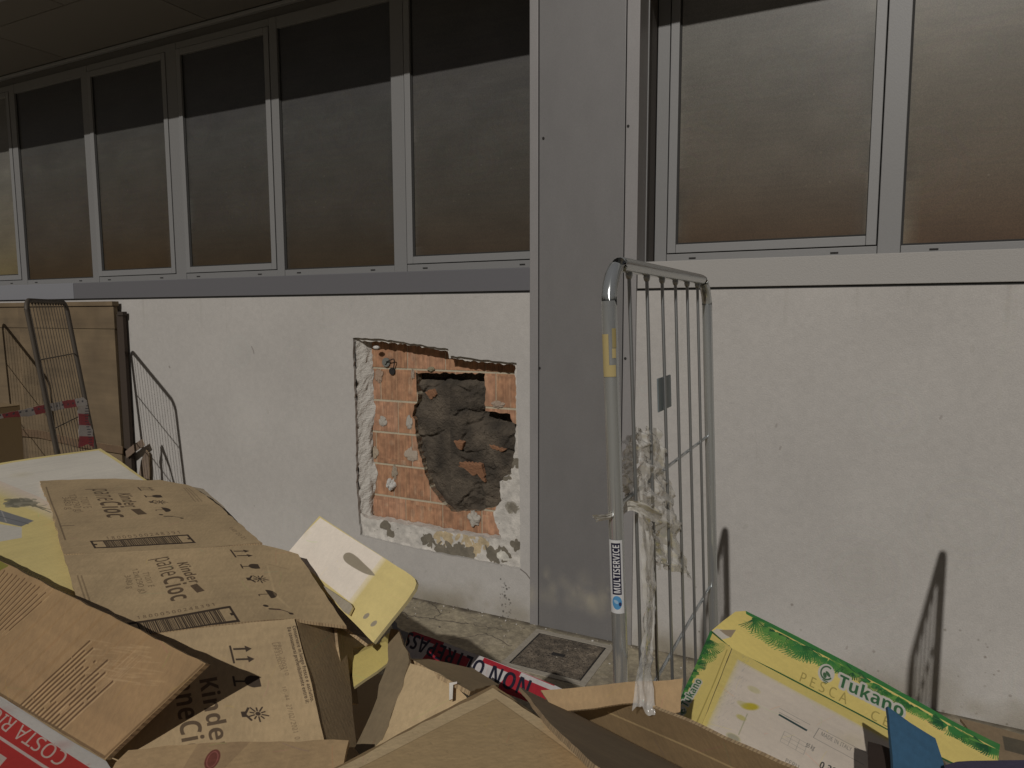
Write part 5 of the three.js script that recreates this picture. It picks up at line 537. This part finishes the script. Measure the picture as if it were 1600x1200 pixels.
// bits at the lower right
{
  const b = thing('blue_card', 'dark blue piece of card standing in front of the palm print carton', 'card'); sheet('card', [[0.0477, 1.0294, 2.046], [0.0765, 1.0128, 2.0461], [0.1073, 0.9968, 2.0422], [0.115, 0.9812, 2.068], [0.1223, 0.9615, 2.1041], [0.0577, 0.9755, 2.1578], [0.0522, 1.0058, 2.0948]], { base: [0.035, 0.105, 0.185], t: 0.005, warp: 0.003, jag: 0.0006, streak: 0.04, bump: 0.0003, edge: std([0.03, 0.08, 0.13], 0.9) }, b);
  const d = thing('dark_card', 'small dark brown scrap of card left of the blue card, bottom right', 'card'); sheet('card', [[0.0263, 0.968, 2.0409], [0.0425, 0.9688, 2.0425], [0.0582, 0.9693, 2.0486], [0.0602, 0.9643, 2.1395], [0.0274, 0.9618, 2.1521]], { base: [0.035, 0.022, 0.016], t: 0.004, jag: 0.0006, edge: M.dark }, d);
  const e = thing('purple_carton', 'dim purple carton edge in the bottom right corner', 'carton'); sheet('top_edge', [[0.1145, 0.9917, 2.0943], [0.129, 0.9939, 2.0819], [0.1615, 0.999, 2.0712], [0.2039, 1.0057, 2.0597], [0.2582, 1.0144, 2.0483], [0.2298, 1.0115, 2.1851], [0.1067, 0.992, 2.2188]], { base: [0.065, 0.055, 0.10], t: 0.006, warp: 0.002, jag: 0.0008 }, e);
  const f = thing('brown_carton', 'dull brown carton flap behind the right end of the palm print carton', 'carton'); sheet('flap', [[0.1737, 0.874, 1.729], [0.215, 0.874, 1.734], [0.2632, 0.874, 1.7405], [0.3471, 0.8749, 1.7443], [0.3185, 0.8584, 1.8788], [0.1787, 0.8494, 1.9353], [0.201, 0.8642, 1.8142]], { base: [0.28, 0.2, 0.12], t: 0.006, warp: 0.003, jag: 0.001, draw: (x, T) => polyg(x, T, [[0.2312, 0.8718, 1.7546], [0.3436, 0.8728, 1.761], [0.3357, 0.8683, 1.7979], [0.2551, 0.8676, 1.7928], [0.2299, 0.8675, 1.7904]], css([0.1, 0.085, 0.06], 0.9)) }, f);
}
// cartons that the heap rests on
for (const [x0, x1, y1, z0, z1, l] of [[-1.75, -0.55, 0.80, 1.95, 2.72, 'big brown carton buried under the left side of the heap'], [-0.24, 0.30, 0.80, 1.78, 2.08, 'brown carton inside the roll cage under the palm print carton'], [-0.48, 0.34, 0.86, 2.24, 2.8, 'brown carton buried under the foreground kraft box']]) {
  const t = thing('carton', l, 'carton', [(x0 + x1) / 2, l.includes('cage') ? 0.22 : 0, (z0 + z1) / 2]), w = (x1 - x0) / 2, d = (z1 - z0) / 2, h = y1 - (l.includes('cage') ? 0.22 : 0), m = std(KRAFT, 0.9, 0, { bumpMap: cardBump, bumpScale: 0.0006 });
  box('body', -w, w, 0, h - 0.006, -d, d, m, t, 0.004); box('flap', -w, -0.002, h - 0.0055, h, -d, d, m, t, 0.001); box('flap', 0.002, w, h - 0.0055, h, -d, d, m, t, 0.001);
}
{ const c = [-3.5738, 1.0861, 1.2582], t = thing('carton', 'light brown carton at the left edge before the cage panels', 'carton', [c[0] - 0.78, 0, c[2] - 0.12]); const m = std([0.25, 0.175, 0.09], 0.9, 0, { bumpMap: cardBump, bumpScale: 0.0006 }); box('body', -0.25, 0.25, 0, c[1] - 0.006, -0.2, 0.2, m, t, 0.004); box('flap', -0.25, 0.25, c[1] - 0.0055, c[1], -0.2, -0.002, m, t, 0.001); box('flap', -0.25, 0.25, c[1] - 0.0055, c[1], 0.002, 0.2, m, t, 0.001); }

// ------------------------------------------------------------------ barrier tape
const RED = [0.34, 0.018, 0.03], TW = [0.50, 0.475, 0.46];
{
  const t = thing('barrier_tape', 'red and white barrier tape with black upside-down lettering, stretched low behind the torn carton', 'barrier tape');
  sheet('tape', [[-0.8801, 0.8747, 1.8873], [-0.866, 0.8798, 1.8852], [-0.7622, 0.8829, 1.9078], [-0.6074, 0.8871, 1.9421], [-0.4916, 0.8893, 1.9688], [-0.4654, 0.8885, 1.9764], [-0.4757, 0.8603, 2.0055], [-0.6337, 0.8536, 1.9732], [-0.751, 0.8467, 1.9513], [-0.866, 0.8445, 1.9249]], { base: TW, t: 0.0006, warp: 0.004, ws: 9, jag: 0.0002, px: 1700, streak: 0.0, bump: 0.0001, rough: 0.4, edge: std(TW, 0.6), back: std(TW, 0.6), draw: (x, T) => {
    const bands = [[[-0.7914, 0.8813, 1.9023], [-0.6932, 0.8835, 1.9246], [-0.7008, 0.8427, 1.9685], [-0.8198, 0.8381, 1.9437]], [[-0.5909, 0.8866, 1.9468], [-0.4916, 0.8893, 1.9688], [-0.4957, 0.8553, 2.0061], [-0.6147, 0.8499, 1.9822]], [[-0.9631, 0.8777, 1.8631], [-0.8737, 0.8791, 1.884], [-0.8709, 0.8453, 1.9227], [-0.963, 0.8346, 1.9116]]]; for (const b of bands) polyg(x, T, b, css(RED));
    const strip = (pts, c) => polyg(x, T, pts, css(c)); strip([[-0.8745, 0.88, 1.8829], [-0.7731, 0.8824, 1.9056], [-0.7749, 0.8754, 1.9131], [-0.8718, 0.8725, 1.8919]], RED); strip([[-0.7731, 0.8824, 1.9056], [-0.6614, 0.8853, 1.9306], [-0.6635, 0.8786, 1.9376], [-0.7749, 0.8754, 1.9131]], TW); strip([[-0.6614, 0.8853, 1.9306], [-0.5673, 0.887, 1.9523], [-0.5696, 0.8806, 1.9589], [-0.6635, 0.8786, 1.9376]], RED); strip([[-0.5673, 0.887, 1.9523], [-0.4654, 0.8885, 1.9764], [-0.4678, 0.8824, 1.9826], [-0.5696, 0.8806, 1.9589]], TW);
    text(x, T, 'NON OLTREPASSARE', [-0.5355, 0.8829, 1.965], [-0.965, 0.8752, 1.8654], [-0.5376, 0.8613, 1.9887], css([0.012, 0.012, 0.025]), 'bold 100px sans-serif', 73);
  } }, t);
  sheet('twist', [[-0.9592, 0.8827, 1.8584], [-0.9427, 0.884, 1.8611], [-0.8982, 0.8739, 1.8837], [-0.8733, 0.8742, 1.8896], [-0.8641, 0.8469, 1.9227], [-0.9002, 0.8584, 1.9006]], { base: [0.2, 0.19, 0.18], t: 0.0008, warp: 0.012, ws: 22, jag: 0.003, rough: 0.4 }, t);
  const k = thing('barrier_tape', 'strip of red and white barrier tape tied across the cage panel at the far left', 'barrier tape');
  const bandDraw = (n, A, B, C) => (x, T) => unit(x, T, A, B, C, (c) => { const r = rng(n); for (let i = 0; i < n; i++) { c.fillStyle = css(i % 2 ? RED : TW); c.beginPath(); const u = i / n; c.moveTo(u - 0.03, -1); c.lineTo(u + 1.2 / n, -1); c.lineTo(u + 1.2 / n + 0.02, 2); c.lineTo(u + 0.02, 2); c.fill(); } c.fillStyle = css([0.03, 0.03, 0.05], 0.8); for (let i = 0; i < 16; i++) c.fillRect(0.05 + i / 17, 0.3 + 0.2 * r(), 0.02, 0.4); });
  sheet('tape', [[-3.8669, 1.077, 1.2179], [-3.9178, 1.0718, 1.1047], [-3.9914, 1.0769, 0.9398], [-4.0726, 1.0825, 0.7577], [-4.163, 1.0811, 0.5557], [-4.1781, 1.0574, 0.5246], [-4.1739, 1.0319, 0.5367], [-4.0737, 1.0389, 0.76], [-3.9924, 1.0319, 0.9423], [-3.9184, 1.0487, 1.1061], [-3.8673, 1.0579, 1.2191]], { base: TW, t: 0.001, warp: 0.012, ws: 6, jag: 0.002, rough: 0.45, px: 500, streak: 0, edge: std(TW, 0.6), draw: bandDraw(7, [-3.8669, 1.0802, 1.2178], [-4.1777, 1.0729, 0.5239], [-3.8674, 1.0548, 1.2193]) }, k);
  sheet('tape_end', [[-4.15, 1.0358, 0.5897], [-4.1832, 1.0482, 0.5142], [-4.1904, 0.9609, 0.5075], [-4.2022, 0.8865, 0.489], [-4.2107, 0.7579, 0.484], [-4.19, 0.7908, 0.5268], [-4.1518, 0.7856, 0.6127], [-4.1581, 0.9041, 0.5857]], { base: TW, t: 0.001, warp: 0.02, ws: 8, jag: 0.004, rough: 0.45, px: 500, streak: 0, edge: std(TW, 0.6), draw: bandDraw(4, [-4.1639, 1.0465, 0.5574], [-4.1807, 0.772, 0.5495], [-4.1933, 1.0373, 0.4928]) }, k);
}
// brown sheets at the far left, laid in place of cast shadows
{
  const t = thing('strap_shadow', 'dark brown strips standing for a cast shadow across the brown board to the white wall', 'shadow_strip');
  sheet('shadow_strip', [[-5.9075, 0.7021], [-5.5191, 0.7106], [-4.9788, 0.6761], [-4.5448, 0.6663], [-4.5494, 0.6167], [-4.9847, 0.6198], [-5.5263, 0.6516], [-5.9156, 0.6411]].map((q) => [q[0], q[1], 0.075]), { base: [0.15, 0.095, 0.055], t: 0.004, px: 300, streak: 0.02 }, t); sheet('shadow_strip', [[-4.5355, 0.6331], [-4.4493, 0.6851], [-4.3517, 0.7328], [-4.3289, 0.6907], [-4.4333, 0.6376], [-4.5263, 0.5845]].map((q) => [q[0], q[1], 0.062]), { base: [0.21, 0.15, 0.11], t: 0.004, px: 300 }, t);
  const s = thing('shadow_scrap', 'pointed brown sheet standing for a shadow on the white wall behind the white carton lid', 'card'); sheet('card', [[-4.489, 0.338], [-4.4212, 0.5707], [-4.3607, 0.6519], [-4.3359, 0.6319], [-4.3376, 0.5341], [-4.3461, 0.3544]].map((q) => [q[0], q[1], 0.03]), { base: [0.2, 0.15, 0.11], t: 0.005, px: 300 }, s);  // thin sheet coloured as the shadow that falls on the wall here
}

// ------------------------------------------------------------------ plastic film caught in the wires
{
  const t = thing('plastic_film', 'crumpled clear plastic film knotted to the wire side of the roll cage', 'plastic film');
  const film = new THREE.MeshPhysicalMaterial({ color: col([0.93, 0.915, 0.87]), roughness: 0.1, transmission: 0.6, specularIntensity: 1, thickness: 0, ior: 1.75, side: THREE.DoubleSide });
  const ribbon = (name, Lp, Rp, amp, seed, n = 90, m = 26, mt = film) => { const a = new THREE.CatmullRomCurve3(Lp.map(V)), b = new THREE.CatmullRomCurve3(Rp.map(V)), pos = [], idx = [], nn = new THREE.Vector3(); for (let i = 0; i <= n; i++) { const A = a.getPoint(i / n), B = b.getPoint(i / n), A2 = a.getPoint(Math.min(1, i / n + 0.02)), A1 = a.getPoint(Math.max(0, i / n - 0.02)); nn.crossVectors(B.clone().sub(A), A2.sub(A1)).normalize(); for (let j = 0; j <= m; j++) { const u = j / m, q = A.clone().lerp(B, u), f = (Math.abs(fbm(u * 6 + seed, i / n * 5, seed, 3) - 0.5) * 2.6 + 0.9 * Math.abs(vnoise(u * 9, i / n * 12, seed + 2) - 0.5) + 0.35 * Math.abs(vnoise(u * 22 + i * 0.15, i / n * 34, seed + 4) - 0.5) - 0.6) * amp; q.addScaledVector(nn, f); q.y += (vnoise(u * 5, 3, seed) - 0.5) * amp * (i === n || i === 0 ? 1.2 : 0.4); pos.push(q.x, q.y, q.z); } }
    for (let i = 0; i < n; i++) for (let j = 0; j < m; j++) { const k = i * (m + 1) + j; idx.push(k, k + 1, k + m + 2, k, k + m + 2, k + m + 1); } const g = new THREE.BufferGeometry(); g.setAttribute('position', new THREE.Float32BufferAttribute(pos, 3)); g.setIndex(idx); g.computeVertexNormals(); return mesh(name, g, mt, t); };
  ribbon('film_sheet', [[-0.335, 1.3836, 2.0001], [-0.33, 1.3516, 2.0043], [-0.325, 1.3115, 2.0152], [-0.32, 1.2693, 2.0153], [-0.32, 1.2068, 1.9665], [-0.315, 1.1396, 1.9316]], [[-0.335, 1.3692, 1.8606], [-0.33, 1.3089, 1.8347], [-0.33, 1.2355, 1.7813], [-0.325, 1.1837, 1.7515], [-0.325, 1.103, 1.7014], [-0.32, 1.0044, 1.632]], 0.024, 3);
  ribbon('film_strand', [[-0.325, 1.3122, 2.0188], [-0.32, 1.2657, 2.0224], [-0.315, 1.2126, 2.0219], [-0.31, 1.1494, 2.0245], [-0.305, 1.089, 2.0345], [-0.29, 1.0573, 2.1017], [-0.2706, 1.0632, 2.193], [-0.2633, 1.0442, 2.2309]], [[-0.325, 1.2985, 1.9544], [-0.32, 1.2493, 1.9572], [-0.315, 1.1955, 1.9637], [-0.31, 1.1275, 1.9613], [-0.305, 1.0654, 1.9754], [-0.29, 1.0288, 2.0388], [-0.2488, 1.0632, 2.182], [-0.235, 1.0381, 2.2173]], 0.011, 7, 140, 14);
  ribbon('film_web', [[-0.34, 1.3726, 2.0389], [-0.338, 1.3379, 2.0633], [-0.337, 1.3224, 2.0722], [-0.335, 1.2988, 2.0579]], [[-0.338, 1.3808, 1.9829], [-0.335, 1.3316, 1.9866], [-0.332, 1.301, 1.995], [-0.33, 1.2541, 2.0029]], 0.016, 11, 50, 16);
  ribbon('film_tie', [[-0.33, 1.2994, 2.2115], [-0.327, 1.2872, 2.1605], [-0.324, 1.2851, 2.1286], [-0.324, 1.2771, 2.0976], [-0.318, 1.2914, 2.0914], [-0.305, 1.2849, 2.0668], [-0.3, 1.2638, 2.0178], [-0.3, 1.2359, 1.9521]], [[-0.33, 1.2855, 2.2009], [-0.327, 1.277, 2.1545], [-0.324, 1.2724, 2.1251], [-0.324, 1.2659, 2.0971], [-0.318, 1.2742, 2.0874], [-0.305, 1.2623, 2.0551], [-0.3, 1.2378, 2.0085], [-0.3, 1.2267, 1.9472]], 0.006, 13, 80, 10, new THREE.MeshPhysicalMaterial({ color: col([0.85, 0.82, 0.74]), roughness: 0.2, transmission: 0.22, thickness: 0, side: THREE.DoubleSide }));
}
// grit and crumbs along the foot of the wall
{
  const g = new THREE.IcosahedronGeometry(1, 0), n = 420, im = new THREE.InstancedMesh(g, std([1, 1, 1], 0.95), n), r = rng(91), m4 = new THREE.Matrix4(), c = new THREE.Color();
  for (let i = 0; i < n; i++) { const s = 0.0012 + r() * r() * 0.006, x = -3.4 + r() * 3.6, z = 0.004 + r() * r() * r() * 1.1; m4.makeRotationFromEuler(new THREE.Euler(r() * 6, r() * 6, r() * 6)).scale(new THREE.Vector3(s, s * 0.7, s * (0.7 + r() * 0.6))).setPosition(x, s * 0.5, z); im.setMatrixAt(i, m4); const k = 0.08 + r() * 0.34; im.setColorAt(i, r() < 0.2 ? c.setRGB(0.55, 0.52, 0.48) : c.setRGB(k, k * 0.88, k * 0.72)); }
  im.name = 'grit'; im.castShadow = im.receiveShadow = true; scene.add(im); tag(im, 'grit and plaster crumbs strewn along the foot of the wall', 'grit'); im.userData.kind = 'stuff';
}
renderer.render(scene, camera);
